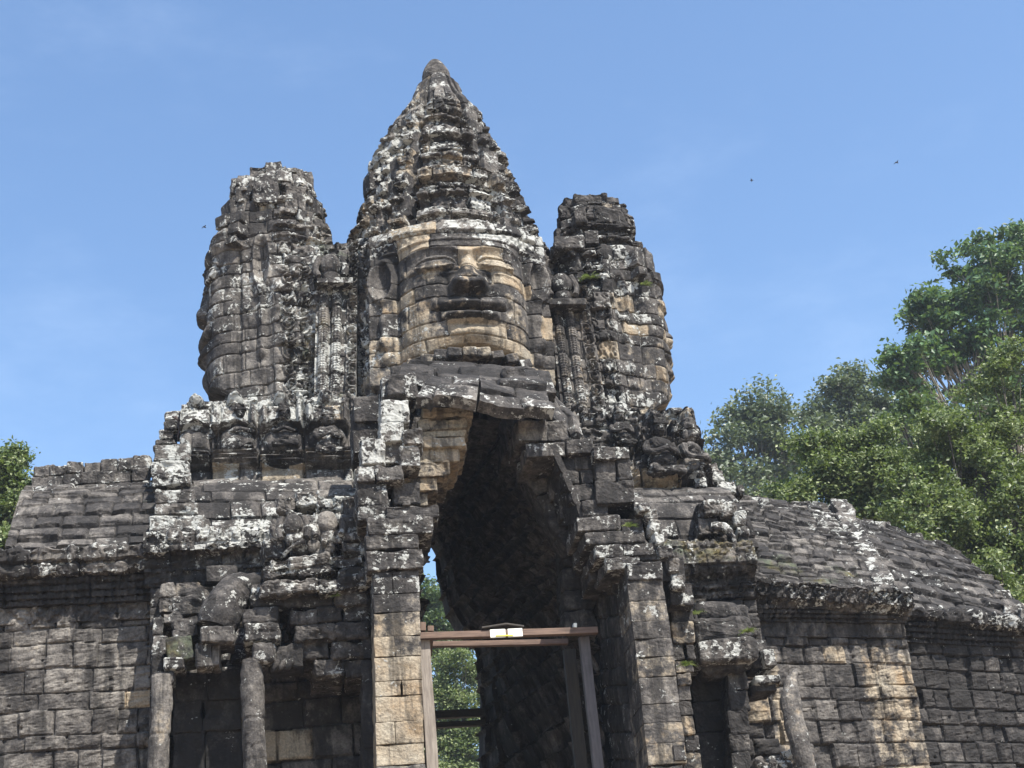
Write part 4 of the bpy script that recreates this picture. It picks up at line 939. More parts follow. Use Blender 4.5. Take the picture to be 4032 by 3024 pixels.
# left flank: fallen figures and heavy rounded courses between elephant and porch
S_ = Stones(118)
g = np.random.default_rng(4)
rows = [(2330, 2385, 1110, 1450, .9, 2), (2385, 2450, 1130, 1455, .95, 3), (2450, 2520, 1150, 1458, .95, 2), (2520, 2590, 1160, 1460, 1.05, 2), (2590, 2660, 1230, 1462, 1.1, 2)]
for (y0, y1, x0, x1, Y, n) in rows: S_.px(x0, y0, x1, y1, Y, 1.2, n, tone=.40, lich=.36, amp=.04, r=.10, jr=.05, jy=.10)
for (y0, y1, x0, x1, Y, n) in ((2270, 2330, 1010, 1450, .75, 2), (2225, 2275, 1030, 1450, .7, 3), (2180, 2230, 1060, 1450, .75, 2)):
    S_.px(x0, y0, x1, y1, Y, 1.2, n, tone=.42, lich=.55, amp=.055, r=.10, jr=.10, jy=.10, lean=-.10)
for (x0, y0, x1, y1, Y, li) in ((1100, 1950, 1170, 2020, 1.4, .6), (1165, 1930, 1250, 1990, 1.4, .95), (1250, 1965, 1320, 2010, 1.3, .8), (1310, 1940, 1380, 2000, 1.3, .9), (1350, 1950, 1405, 2060, 1.2, .4), (1120, 2010, 1190, 2080, 1.3, .45), (1190, 2020, 1240, 2120, 1.1, .75),
        (1245, 2030, 1345, 2085, 1.1, .55), (1250, 2085, 1320, 2140, 1.1, .5), (1330, 2010, 1410, 2100, 1.0, .5), (1320, 2085, 1440, 2140, .9, .5), (1110, 2080, 1180, 2150, 1.2, .4), (1030, 2120, 1130, 2200, 1.2, .4), (1070, 2060, 1140, 2140, 1.3, .35), (1140, 2130, 1260, 2180, 1.0, .5), (1230, 2140, 1330, 2190, .95, .4), (1340, 2130, 1450, 2190, .9, .55)):
    S_.px(x0, y0, x1, y1, Y, .7, 1, tone=.42, lich=li, moss=.12, amp=.055, r=.10, jr=.15)
for (px_, py_, sc_) in ((1155, 2070, .8), (1290, 2060, .8), (1230, 2100, .7)): torso(S_, px_, py_, .95, sc_, tone=.45, lich=.55, moss=.1)
S_.tube([A(1118, 2185, .9), A(1150, 2150, .8), A(1200, 2130, .8)], [.035, .04, .05], seg=8, amp=.01, lich=.6)
S_.build('fallen_figures', gate, rs=5)
# ---- passage: corbelled vault from the porch through to the far doorway
def curve(pts, Y, n):
    P = np.array([A(x, y, Y) for x, y in pts]); P = np.concatenate([P, [[P[-1][0], Y, 0.0]]])
    L = np.concatenate([[0], np.cumsum(np.linalg.norm(np.diff(P, axis=0), axis=1))]); t = np.linspace(0, 1, n)
    return np.stack([np.interp(t*L[-1], L, P[:, k]) for k in range(3)], 1)
near_r = [(1935, 1640), (2010, 1665), (2045, 1710), (2065, 1790), (2120, 1880), (2165, 1980), (2215, 2060), (2265, 2150), (2300, 2250), (2330, 2400), (2360, 2700), (2388, 3024)]
far_r = [(1655, 2105), (1690, 2150), (1718, 2200), (1728, 2260), (1735, 2330), (1752, 2420), (1800, 2500), (1868, 2560), (1882, 2610), (1886, 2700), (1889, 2850), (1893, 3024)]
near_l = [(1930, 1640), (1868, 1655), (1835, 1750), (1780, 1850), (1715, 1950), (1668, 2010), (1690, 2060), (1660, 2150), (1652, 2250), (1655, 2400), (1660, 2700), (1672, 3024)]
YN, YF = 2.3, 10.0
def vault_sheet(name, cn, cf, flip, seed):
    n = 420; m = 330; s = np.linspace(0, 1, m)
    P = cn[:, None]*(1-s)[None, :, None]+cf[:, None]*s[None, :, None]
    L = np.linalg.norm(np.diff(cn, axis=0), axis=1).sum()
    U, V = np.meshgrid(s*(YF-YN), np.linspace(0, L, n))
    rib = lambda u, v, P: ((.22*(np.mod(v, .44)/.44)-.11)*ss(v, 6.6, 5.8)+.05*vn(P, 1.3, 5))*ss(u, 7.0, 4.5)
    return finish(name, P, U, V, gate, seed=seed, ch=.40, bl=.95, off=.03, tilt=.015, joint=.09, jw=.02, rough=.006, warp=.02, relief=rib, skirt=0, flip=flip,
                  col=dict(tone=lambda u, v, P: .38+.10*ss(u, 2.5, 0), tan=lambda u, v, P: .10*ss(u, 2.5, 0), tanp=.0, lich=.0, tv=.2))  # tone and buff rise towards the mouth: entering daylight put into the colour
cnr, cfr, cnl = curve(near_r, YN, 420), curve(far_r, YF, 420), curve(near_l, YN, 420)
cfl = cfr.copy(); cfl[:, 0] = 2*cfr[0, 0]-cfr[:, 0]-.9*ss(np.linspace(0, 1, 420), 0, .5)
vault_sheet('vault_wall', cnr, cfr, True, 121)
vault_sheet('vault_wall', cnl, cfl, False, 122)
# porch inner faces in front of the vault
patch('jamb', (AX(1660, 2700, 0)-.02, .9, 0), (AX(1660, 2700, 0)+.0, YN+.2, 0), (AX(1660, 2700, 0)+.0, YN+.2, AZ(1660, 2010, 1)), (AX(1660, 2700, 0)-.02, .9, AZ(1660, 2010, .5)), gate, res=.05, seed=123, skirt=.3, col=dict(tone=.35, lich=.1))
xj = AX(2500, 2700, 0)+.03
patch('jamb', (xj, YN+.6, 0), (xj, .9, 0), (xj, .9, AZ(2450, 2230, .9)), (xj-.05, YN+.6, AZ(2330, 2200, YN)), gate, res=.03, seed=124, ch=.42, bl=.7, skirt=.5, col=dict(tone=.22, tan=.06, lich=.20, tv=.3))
S_ = Stones(161)
rp = [(2000, 1650, .16), (2035, 1715, .17), (2062, 1790, .19), (2100, 1880, .2), (2140, 1965, .2), (2185, 2045, .22), (2225, 2110, .22), (2262, 2165, .22)]
for (x0, y0, q0), (x1, y1, q1) in zip(rp[:-1], rp[1:]):
    a, c = A(x0, y0, 1.95), A(x1, y1, 1.95); d = c-a
    S_.box((a+c)/2, (q0*2.1, .7, np.linalg.norm(d)*1.12), (0, math.atan2(d[0], d[2])+math.pi, 0), r=.12, amp=.03, tone=.32, tan=.22, lich=.05)
S_.build('vault_rib', gate)
S_ = Stones(162)
for y0, y1, x0, x1 in ((2140, 2230, 2205, 2345), (2228, 2320, 2215, 2345), (2318, 2400, 2220, 2350), (2398, 2490, 2225, 2352)): S_.px(x0, y0, x1, y1, 2.1, .7, 1, tone=.30, tan=.16, lich=.05, amp=.04, r=.12, gap=.004)
S_.build('vault_pier', gate)
patch('reveal', A(2165, 2075, 2.0), A(2292, 2060, .62), A(2168, 1752, .62), A(2112, 1765, 1.9), gate, res=.03, seed=163, ch=.36, bl=.8, off=.01, tilt=.01, skirt=.1, col=dict(tone=.16, lich=.12, tv=.2))  # inner face turned from the sun, its shade put into the dark tone
# dark stepped masonry between the courses and the vault mouth
S_ = Stones(125)
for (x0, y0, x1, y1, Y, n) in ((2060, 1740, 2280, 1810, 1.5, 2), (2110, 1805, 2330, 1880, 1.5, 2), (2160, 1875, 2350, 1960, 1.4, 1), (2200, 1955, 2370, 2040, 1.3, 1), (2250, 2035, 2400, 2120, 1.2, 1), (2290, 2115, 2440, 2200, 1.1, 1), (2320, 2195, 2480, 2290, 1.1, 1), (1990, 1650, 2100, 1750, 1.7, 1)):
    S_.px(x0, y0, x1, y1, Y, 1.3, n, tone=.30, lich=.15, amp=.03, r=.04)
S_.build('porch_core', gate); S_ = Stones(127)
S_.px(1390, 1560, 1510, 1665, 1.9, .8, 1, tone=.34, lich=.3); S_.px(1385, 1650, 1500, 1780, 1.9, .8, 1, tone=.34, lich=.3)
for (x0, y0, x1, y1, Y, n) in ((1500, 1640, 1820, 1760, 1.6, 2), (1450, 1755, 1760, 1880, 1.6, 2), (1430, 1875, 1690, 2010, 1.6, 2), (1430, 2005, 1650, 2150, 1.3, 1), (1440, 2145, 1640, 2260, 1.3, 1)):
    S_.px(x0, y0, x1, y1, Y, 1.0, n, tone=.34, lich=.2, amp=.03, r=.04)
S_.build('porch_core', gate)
# rear masonry so the gate is closed from behind (with the doorway left open)
S_ = Stones(126)
for k_, (x0, x1, z0, z1, y0, y1) in enumerate(((-4.4, 1.6, 0, 13.2, 6.5, 10), (5.8, 10.5, 0, 11.6, 6.5, 10), (-.2, 7.6, 14.3, 15.6, 6.0, 9.5))):
    S_ = Stones(126+k_); S_.box(((x0+x1)/2, (y0+y1)/2, (z0+z1)/2), (x1-x0, y1-y0, z1-z0), r=.2, amp=.05, n=18); S_.build('rear_masonry', gate)


# ================================================================== ELEPHANTS carved on the corners
el = empty('carved_elephants', (AX(840, 2650, 1.3), 1.3, 0), parent=gate)
el.location = (AX(840, 2650, 1.3)-3.68, 1.3-6.0, 0)
el['label'] = 'three headed elephant group under the left shoulder with two trunk columns'
def ground_tube(s, pts, Y, rads, **k):
    P = [A(x, y, Y) for x, y in pts]; P.append(np.array([P[-1][0]-.02, Y-.05, 0.0])); s.tube(P, rads+[rads[-1]*1.1], res=.045, **k)
S_ = Stones(131)      # smooth brown head: a long brow running down into a broken trunk
S_.tube([A(1100, 2300, 1.75), A(1010, 2308, 1.6), A(930, 2330, 1.4), A(885, 2385, 1.2), A(862, 2440, 1.1), A(850, 2475, 1.1)], [.16, .22, .31, .345, .34, .30], seg=26, amp=.025, tone=.36, lich=.33, flat=1.15)
S_.build('head', el)
S_ = Stones(132)
S_.px(783, 2462, 924, 2532, .72, .8, 1, tone=.40, lich=.36, amp=.025, r=.09); S_.px(768, 2515, 838, 2624, .74, .5, 1, tone=.36, lich=.56, amp=.03, r=.07); S_.px(830, 2528, 868, 2620, .86, .5, 1, tone=.5, tan=.45, lich=.1, r=.04)
S_.build('trunk_stump', el)
S_ = Stones(133)      # side head on the left
S_.px(676, 2418, 790, 2470, 1.25, .8, 1, tone=.44, lich=.46, amp=.03, r=.07, lean=-.25); S_.px(672, 2462, 782, 2512, 1.15, .8, 1, tone=.40, lich=.45, amp=.03, r=.08, lean=-.2)
S_.px(655, 2502, 765, 2605, .98, .7, 1, tone=.34, tan=.10, lich=.15, moss=.55, amp=.02, r=.08, lean=-.12); S_.px(640, 2585, 728, 2634, .92, .6, 1, tone=.36, lich=.52, amp=.025, r=.09)
S_.px(600, 2500, 660, 2580, 1.4, .7, 1, tone=.44, lich=.5, amp=.03, r=.06); S_.px(598, 2575, 645, 2665, 1.25, .7, 1, tone=.42, lich=.5, amp=.03, r=.06)
S_.px(600, 2640, 684, 2690, .98, .5, 1, tone=.48, lich=.46, amp=.03, r=.08)
S_.build('side_head', el)
S_ = Stones(134); TJ = dict(joints=(.34, .95, 1.6, 2.2, 2.9)); ground_tube(S_, [(636, 2660), (636, 2740), (634, 2860), (622, 3024)], 1.05, [.15, .165, .17, .17], seg=20, amp=.02, tone=.56, tan=.40, lich=.08, **TJ); S_.build('trunk', el)
S_ = Stones(135); ground_tube(S_, [(990, 2600), (994, 2680), (996, 2800), (1000, 2900), (1006, 3024)], .95, [.165, .185, .18, .18, .185], seg=22, amp=.02, tone=.52, tan=.36, lich=.22, **TJ); S_.build('trunk', el)
S_ = Stones(136)      # side head on the right: bulging courses, a rosette of lichen and an ear
for (x0, y0, x1, y1, Y, li) in ((985, 2298, 1124, 2345, 1.0, .5), (978, 2340, 1126, 2392, .95, .48), (952, 2384, 1098, 2452, .85, .36), (958, 2448, 1102, 2524, .8, .52)): S_.px(x0, y0, x1, y1, Y, 1.0, 1, tone=.44, lich=li, amp=.03, r=.10, jr=.03)
S_.px(993, 2518, 1086, 2604, .78, .6, 1, tone=.42, lich=.62, amp=.03, r=.13)
S_.build('side_head', el)
S_ = Stones(137); S_.px(1060, 2530, 1196, 2632, 1.0, .6, 1, tone=.30, lich=.22, amp=.03, r=.12)
for q in range(3): S_.ell(A(1085+q*28, 2622-q*3, .95), (.05, .08, .11), (0, .5, 0), amp=.01, n=8, tone=.4, lich=.3)
S_.build('ear', el)
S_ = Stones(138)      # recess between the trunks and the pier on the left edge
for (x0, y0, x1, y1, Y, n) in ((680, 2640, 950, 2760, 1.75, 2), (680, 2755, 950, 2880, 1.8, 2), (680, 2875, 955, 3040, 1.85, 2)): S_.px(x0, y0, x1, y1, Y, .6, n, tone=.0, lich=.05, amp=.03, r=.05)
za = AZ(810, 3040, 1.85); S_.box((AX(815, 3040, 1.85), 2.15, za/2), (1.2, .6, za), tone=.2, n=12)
for i in range(8): S_.px(598+(i % 2)*3, 2420+i*78, 640, 2420+(i+1)*78, 1.7, .8, 1, tone=.4, lich=.4, amp=.03)
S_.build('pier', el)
S_ = Stones(139)      # carved panel above the head
for (x0, y0, x1, y1) in ((630, 2290, 690, 2350), (690, 2285, 790, 2345), (622, 2350, 680, 2410), (680, 2345, 800, 2420), (640, 2410, 720, 2455), (780, 2300, 850, 2400)): S_.px(x0, y0, x1, y1, 2.0, .6, 1, tone=.55, tan=.30, lich=.30, amp=.05, r=.05)
S_.px(810, 2225, 935, 2290, 2.1, .5, 1, tone=.4, tan=.1, lich=.3, amp=.02)
S_.build('carved_panel', el)

er = empty('carved_elephants', (0, 0, 0), parent=gate); er.location = (AX(2920, 2700, 1.3)-3.68, 1.3-6.0, 0)
er['label'] = 'worn elephant group at the right with an overhanging brow slab and one curved trunk'
S_ = Stones(141)
S_.px(2742, 2352, 2935, 2440, 1.45, 1.1, 1, tone=.33, lich=.22, amp=.03, r=.42, lean=.10); S_.px(2728, 2425, 2965, 2520, 1.10, 1.1, 1, tone=.35, lich=.40, moss=.25, amp=.05, r=.22)
S_.px(2700, 2400, 2760, 2500, 1.3, .8, 1, tone=.33, lich=.2, amp=.04, r=.2); S_.px(2880, 2370, 2960, 2450, 1.75, .6, 1, tone=.33, lich=.2, amp=.03, r=.2)
S_.build('head', er)
S_ = Stones(142); S_.px(2752, 2508, 2985, 2606, .82, 1.0, 1, tone=.40, lich=.50, amp=.035, r=.16, sub=18, jr=.0); S_.px(2768, 2596, 2950, 2652, 1.05, .9, 1, tone=.12, lich=.0, amp=.06, r=.2); S_.build('brow', er)
S_ = Stones(143)
for (x0, y0, x1, y1, Y, li) in ((2972, 2515, 3020, 2565, 1.2, .5), (3005, 2555, 3055, 2625, 1.1, .85), (2960, 2570, 3010, 2630, 1.3, .35), (2975, 2655, 3078, 2690, 1.1, .7), (2970, 2688, 3060, 2722, 1.2, .15)): S_.px(x0, y0, x1, y1, Y, .7, 1, tone=.36, lich=li, amp=.03, r=.05)
S_.build('ear', er)
S_ = Stones(144)      # recess with shade put into its black tone, buff core under the brow
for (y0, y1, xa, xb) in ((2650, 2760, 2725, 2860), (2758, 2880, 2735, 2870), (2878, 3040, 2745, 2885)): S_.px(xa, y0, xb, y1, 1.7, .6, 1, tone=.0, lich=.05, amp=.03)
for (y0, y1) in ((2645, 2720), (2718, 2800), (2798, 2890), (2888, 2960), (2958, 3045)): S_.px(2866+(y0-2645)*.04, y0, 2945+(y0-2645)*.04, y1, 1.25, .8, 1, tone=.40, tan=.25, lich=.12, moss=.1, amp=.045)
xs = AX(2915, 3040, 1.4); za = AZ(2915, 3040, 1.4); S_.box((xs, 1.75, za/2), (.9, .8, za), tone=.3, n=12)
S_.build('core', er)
S_ = Stones(145); P = [A(x, y, Y) for x, y, Y in ((3120, 2650, 1.15), (3098, 2700, 1.1), (3098, 2780, 1.05), (3108, 2850, 1.0), (3128, 2920, .95), (3160, 3030, .9))]
P = [p-np.array([0, .25, 0]) for p in P]
S_.tube(P+[np.array([P[-1][0]+.25, .9, P[-1][2]-1.2]), np.array([P[-1][0]+.3, .9, 0])], [.03, .12, .175, .175, .16, .14, .14, .16], seg=20, res=.04, amp=.015, tone=.6, tan=.46, lich=.24, joints=(1.35, 2.2))
S_.build('trunk', er)
S_ = Stones(146)
for q in range(16): x_, y_ = RNG.uniform(2960, 3105), RNG.uniform(2955, 3045); S_.px(x_, y_, x_+RNG.uniform(28, 50), y_+RNG.uniform(35, 70), .95, .4, 1, tone=.42, lich=.62, amp=.06, r=.08, jr=.35)
za = AZ(3050, 3040, 1.2); S_.box((AX(3050, 3040, 1.2), 1.4, za/2-.1), (.8, .6, za-.5), tone=.2, lich=.2, n=12)
S_.build('lotus_clump', er)

# ================================================================== TIMBER FRAME in the archway
def beam(name, p, q, w_, h_, parent, mat, up=(0, 0, 1), bev=.008, nseg=24, warp=.006, seed=1):
    """squared timber from p to q; w_ across, h_ along 'up'"""
    p, q = np.asarray(p, float), np.asarray(q, float); L = np.linalg.norm(q-p); X = (q-p)/L
    Y = np.cross(np.asarray(up, float), X); Y /= np.linalg.norm(Y); Z = np.cross(X, Y)
    ring = []
    for (sy, sz) in ((-1, -1), (1, -1), (1, 1), (-1, 1)):
        cy, cz = sy*(w_/2-bev), sz*(h_/2-bev)
        a0 = math.atan2(sz, sy)
        for d in (-.6, .6): ring.append((cy+bev*1.3*math.cos(a0+d), cz+bev*1.3*math.sin(a0+d)))
    ring = np.array(ring); t = np.linspace(0, 1, nseg+1)
    t = np.concatenate([[0], t, [1]])
    sc = np.ones(len(t)); sc[0] = sc[-1] = 0.0
    V = p+np.outer(t, q-p)[:, None]+(ring[None, :, 0]*sc[:, None])[..., None]*Y+(ring[None, :, 1]*sc[:, None])[..., None]*Z
    V = V+warp*fbm(V, 1.5, 2, seed)[..., None]*(Y+Z)
    C = np.zeros(V.shape[:2]+(4,)); C[..., 0] = (t*L)[:, None]; C[..., 1] = ring[None, :, 0]+seed*.37; C[..., 2] = ring[None, :, 1]+seed*.11; C[..., 3] = 1
    return mesh_obj(name, V.reshape(-1, 3), grid_faces(len(t), len(ring), True), mat, parent, C.reshape(-1, 4))
YT = 1.15
tf = empty('timber_frame', (AX(1980, 2500, YT), YT, 0), 'brown timber portal bracing the dark archway, with a white board on its top beam', 'timber frame')
pl, pr = A(1668, 2512, YT), A(2298, 2512, YT+.15)
beam('post', (pl[0], YT, 0), pl, .18, .18, tf, GREY_WOOD, up=(0, 1, 0), seed=1)
beam('post', (pr[0]+.02, YT+.15, 0), pr, .16, .15, tf, SLATE_WOOD, up=(0, 1, 0), seed=2)
pm = A(2240, 2560, YT+1.3)
beam('post', (pm[0], YT+1.3, 0), pm, .20, .14, tf, DARK_WOOD, up=(0, 1, 0), seed=3)
a, b = A(1645, 2506, YT-.12), A(2352, 2484, YT-.10)
beam('top_beam', a, b, .12, .105, tf, RED_WOOD, seed=4)
a, b = A(1688, 2539, YT+.55), A(2235, 2528, YT+.55)
beam('lower_beam', a, b, .10, .085, tf, RED_WOOD, seed=5)
for i, x in enumerate((1690,)):
    a = A(x, 2513, YT-.05); beam('cross_beam', a+[0, 0, .0], a+[.05, 1.3, 0], .12, .10, tf, RED_WOOD, seed=6+i)
for (x0, x1, y0, y1, m) in ((1652, 1674, 2454, 2486, RED_WOOD), (1682, 1705, 2468, 2488, RED_WOOD), (2256, 2268, 2458, 2474, WHITE_BOARD)):
    a = A((x0+x1)/2, y1, YT-.12); c = A((x0+x1)/2, y0, YT-.12); w_ = A(x1, y1, YT)[0]-A(x0, y1, YT)[0]
    beam('packing_block', a, c, w_, .14, tf, m, up=(0, 1, 0), nseg=4, seed=9)
wb = empty('white_board', (0, 0, 0), parent=tf); wb.location = Vector(A(1994, 2490, YT-.25))-tf.location
a, b = A(1930, 2496, YT-.245), A(1990, 2493, YT-.245); beam('panel', a, b, .02, .135, wb, WHITE_BOARD, nseg=6, warp=.001)
a, b = A(2000, 2493, YT-.245), A(2057, 2490, YT-.245); beam('panel', a, b, .02, .135, wb, WHITE_BOARD, nseg=6, warp=.001)
a, b = A(1952, 2504, YT-.26), A(2020, 2502, YT-.26); beam('yellow_trim', a, b, .012, .02, wb, YELLOW, nseg=4, warp=0)
a, b, c = A(1895, 2478, YT-.1), A(1992, 2464, YT-.1), A(2060, 2474, YT-.1)
beam('ridge_board', a, b, .22, .03, tf, DARK_WOOD, nseg=6); beam('ridge_board', b, c, .22, .03, tf, DARK_WOOD, nseg=6)
YBk = 9.4
bf = empty('crossbar', tuple(A(1790, 2840, YBk)), 'pair of dark crossbars across the far doorway, against sunlit leaves', 'crossbar')
beam('upper_bar', A(1660, 2818, YBk), A(1910, 2806, YBk), .15, .16, bf, DARK_WOOD, seed=11)
beam('lower_bar', A(1660, 2860, YBk), A(1910, 2846, YBk), .15, .11, bf, DARK_WOOD, seed=12)

# ================================================================== TREES
def limb(V_, F_, pts, r0, r1, seg=7):
    pts = np.asarray(pts, float); n = len(pts); T = np.gradient(pts, axis=0); T /= np.linalg.norm(T, axis=1, keepdims=True)+1e-9
    ref = np.array([.3, .9, .1]); X = np.cross(T, ref); X /= np.linalg.norm(X, axis=1, keepdims=True)+1e-9; Y = np.cross(T, X)
    r = np.linspace(r0, r1, n); a = np.linspace(0, 2*np.pi, seg, endpoint=False)
    V = pts[:, None]+(X[:, None]*np.cos(a)[None, :, None]+Y[:, None]*np.sin(a)[None, :, None])*r[:, None, None]
    off = sum(len(v) for v in V_); V_.append(V.reshape(-1, 3)); F_.append(grid_faces(n, seg, True)+off)
def bez(p, q, sag, g, n=9, wob=.15):
    t = np.linspace(0, 1, n)[:, None]; m = (p+q)/2+np.array([0, 0, sag])+g.normal(0, wob, 3)
    return (1-t)**2*p+2*t*(1-t)*m+t*t*q
def tree(name, label, base, puffs, mat, bark, leaf, n_leaf, seed, group=None, fork=None, clump=.42, r_trunk=.3, droop=.0, shell=.55, per=34, thin=None):
    """puffs: (px, py, Y, rx_px, ry_px) crown masses; leaves gather in clumps at twig ends inside each mass"""
    g = np.random.default_rng(seed)
    root = empty(name, (base[0], base[1], 0), label, 'tree', group)
    cs = []; rs = []
    for (px, py, Y, rx, ry) in puffs:
        c = A(px, py, Y); k = np.linalg.norm(c-CAM)/FPX; cs.append(c); rs.append((rx*k, (rx*.8+ry*.2)*k, ry*k*1.05))
    cs = np.array(cs); rs = np.array(rs)
    cen = cs.mean(0); low = cs[:, 2].min()-rs[:, 2].max()
    fk = np.array(fork if fork is not None else (base[0]+.25*(cen[0]-base[0]), base[1]+.25*(cen[1]-base[1]), max(2.5, low*.75)))
    V_, F_ = [], []
    limb(V_, F_, bez(np.array([base[0], base[1], -.1]), fk, 0, g, 14, .3), r_trunk, r_trunk*.62, 12)
    vol = np.prod(rs, axis=1); share = vol**.8/np.sum(vol**.8)
    LP = []; LC = []
    for i in range(len(cs)):
        nl = int(n_leaf*share[i]); nc = max(5, nl//per)
        mid = bez(fk, cs[i]-[0, 0, rs[i][2]*.3], .08*np.linalg.norm(cs[i]-fk), g, 12, .4)
        limb(V_, F_, mid, r_trunk*.42*math.sqrt(share[i]*len(cs))**.5, r_trunk*.13, 8)
        ns = 9; d = g.normal(size=(ns, 3)); d /= np.linalg.norm(d, axis=1, keepdims=True)
        sub = cs[i]+d*rs[i]*g.uniform(.45, 1.05, (ns, 1))
        si = g.integers(0, ns, nc); d = g.normal(size=(nc, 3)); d /= np.linalg.norm(d, axis=1, keepdims=True)
        cl = sub[si]+d*rs[i]*.46*(g.uniform(0, 1, (nc, 1))**(1-shell))
        tone = np.clip(.5+.22*g.normal(size=nc), 0, 1)
        for j in range(0, nc, max(1, nc//11)):
            s0 = mid[g.integers(6, 12)]; limb(V_, F_, bez(s0, cl[j], .05, g, 6, .12), r_trunk*.09, r_trunk*.022, 5)
        w_ = g.uniform(.5, 1.6, nc); idx = g.choice(nc, nl, p=w_/w_.sum())
        p = cl[idx]+g.normal(size=(nl, 3))*np.array([clump, clump, clump*.62])*.55
        p[:, 2] -= droop*g.uniform(0, 1, nl)
        LP.append(p); LC.append(tone[idx])
    P = np.concatenate(LP); T = np.concatenate(LC); n = len(P)
    a = g.uniform(0, 2*np.pi, n); el = g.normal(-.35, .45, n)
    X = np.stack([np.cos(a)*np.cos(el), np.sin(a)*np.cos(el), np.sin(el)], 1)
    up = g.normal(size=(n, 3))*.6+np.array([.15, -.55, .85]); Y = np.cross(up, X); Y /= np.linalg.norm(Y, axis=1, keepdims=True)
    Z = np.cross(X, Y); s = leaf*g.uniform(.55, 1.45, (n, 1))
    v = np.stack([P-X*s*.5, P+Y*s*.30+Z*s*.05, P+X*s*.5-Z*s*.08, P-Y*s*.30+Z*s*.05], 1).reshape(-1, 3)
    F = np.arange(n*4).reshape(-1, 4)
    C = np.zeros((n, 4, 4), np.float32); C[..., 0] = np.where(g.uniform(size=n) < .13, g.uniform(.8, 1.0, n), np.clip(T*.9+.18*g.normal(size=n), 0, 1))[:, None]; C[..., 3] = 1  # a share of leaves set pale: glints put into the leaf tone
    V = np.concatenate(V_); mesh_obj('trunk', V, np.concatenate(F_), bark, root, smooth=True)
    mesh_obj('crown', v, F, mat, root, C.reshape(-1, 4))
    return root
def gxy(px, py, Y): q = A(px, py, Y); return (q[0], q[1])
# right: tall dark tree
tree('broadleaf_tree', 'tall dark green tree rising highest at the right edge with branches showing', gxy(4010, 1500, 42),
     [(3960, 1020, 42, 150, 130), (3800, 1080, 42, 130, 110), (3700, 1180, 42, 110, 95), (3870, 1230, 42, 170, 120), (3640, 1290, 42, 85, 85), (3760, 1360, 42, 150, 90), (3580, 1420, 41, 100, 75), (3690, 1460, 42, 130, 80),
      (3900, 1440, 42, 170, 120), (3560, 1510, 41, 70, 70), (3640, 1560, 41, 85, 70), (3600, 1440, 41, 120, 90), (3740, 1270, 42, 120, 90), (3880, 1120, 42, 150, 110), (3520, 1440, 41, 60, 50), (3830, 1560, 42, 150, 90), (4060, 1280, 42, 130, 180), (4030, 930, 42, 60, 50), (3990, 1600, 42, 120, 100)],
     LEAF_DARK, BARK, .29, 31000, 201, r_trunk=.45, clump=.44, per=40)
tree('broadleaf_tree', 'sunlit light green leafy tree in front at the lower right, nearest behind the roof', gxy(3850, 2000, 18),
     [(3700, 1760, 18, 150, 120), (3850, 1640, 18, 130, 130), (3980, 1500, 18, 100, 150), (3960, 1760, 18, 150, 170), (3820, 1900, 18, 180, 160), (3650, 1960, 17, 150, 140), (3950, 2080, 17, 160, 190), (3750, 2130, 17, 170, 140), (3560, 2100, 16, 110, 90), (3900, 2280, 16, 130, 120), (4030, 2330, 16, 90, 130), (3990, 1950, 17, 110, 140)],
     LEAF_LIGHT, BARK_DARK, .125, 64000, 202, r_trunk=.3, clump=.28, per=60)
tree('broadleaf_tree', 'bushy yellow green tree directly above the right wing roof', gxy(3300, 1950, 20),
     [(3280, 1870, 20, 170, 130), (3160, 1960, 20, 120, 80), (3420, 1840, 20, 150, 120), (3400, 1990, 20, 160, 90), (3540, 1900, 20, 110, 120), (3080, 1950, 21, 60, 60), (3250, 1770, 20, 90, 60)],
     LEAF_LIGHT, BARK_DARK, .125, 42000, 203, r_trunk=.25, clump=.36)
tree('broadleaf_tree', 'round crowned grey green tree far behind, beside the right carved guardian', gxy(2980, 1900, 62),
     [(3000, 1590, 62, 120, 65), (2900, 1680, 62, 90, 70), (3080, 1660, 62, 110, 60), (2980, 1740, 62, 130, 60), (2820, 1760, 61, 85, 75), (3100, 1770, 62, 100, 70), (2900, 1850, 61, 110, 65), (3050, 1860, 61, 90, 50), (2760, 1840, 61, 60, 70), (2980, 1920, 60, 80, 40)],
     LEAF_HAZY, BARK, .28, 14000, 204, group='hazy trees far behind', r_trunk=.45, clump=.75, shell=.4)
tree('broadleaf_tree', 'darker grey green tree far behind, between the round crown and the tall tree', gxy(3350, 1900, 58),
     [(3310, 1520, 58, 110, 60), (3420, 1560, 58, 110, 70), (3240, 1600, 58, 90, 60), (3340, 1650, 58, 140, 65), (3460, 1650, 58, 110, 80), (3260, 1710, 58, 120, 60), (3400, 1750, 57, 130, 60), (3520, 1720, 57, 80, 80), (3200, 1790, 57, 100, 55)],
     LEAF_HAZY, BARK_DARK, .27, 16000, 205, group='hazy trees far behind', r_trunk=.45, clump=.7, shell=.45)
tree('broadleaf_tree', 'dark middle distance tree under the tall crown at the right', gxy(3700, 1900, 30),
     [(3560, 1680, 30, 120, 80), (3680, 1640, 30, 130, 90), (3600, 1790, 30, 130, 90), (3480, 1780, 30, 90, 70), (3750, 1760, 30, 130, 120), (3860, 1860, 30, 140, 120), (3960, 1660, 30, 120, 140), (3950, 2200, 26, 160, 220), (3800, 2050, 28, 160, 150)],
     LEAF_MID, BARK_DARK, .19, 24000, 206, r_trunk=.35, clump=.38)
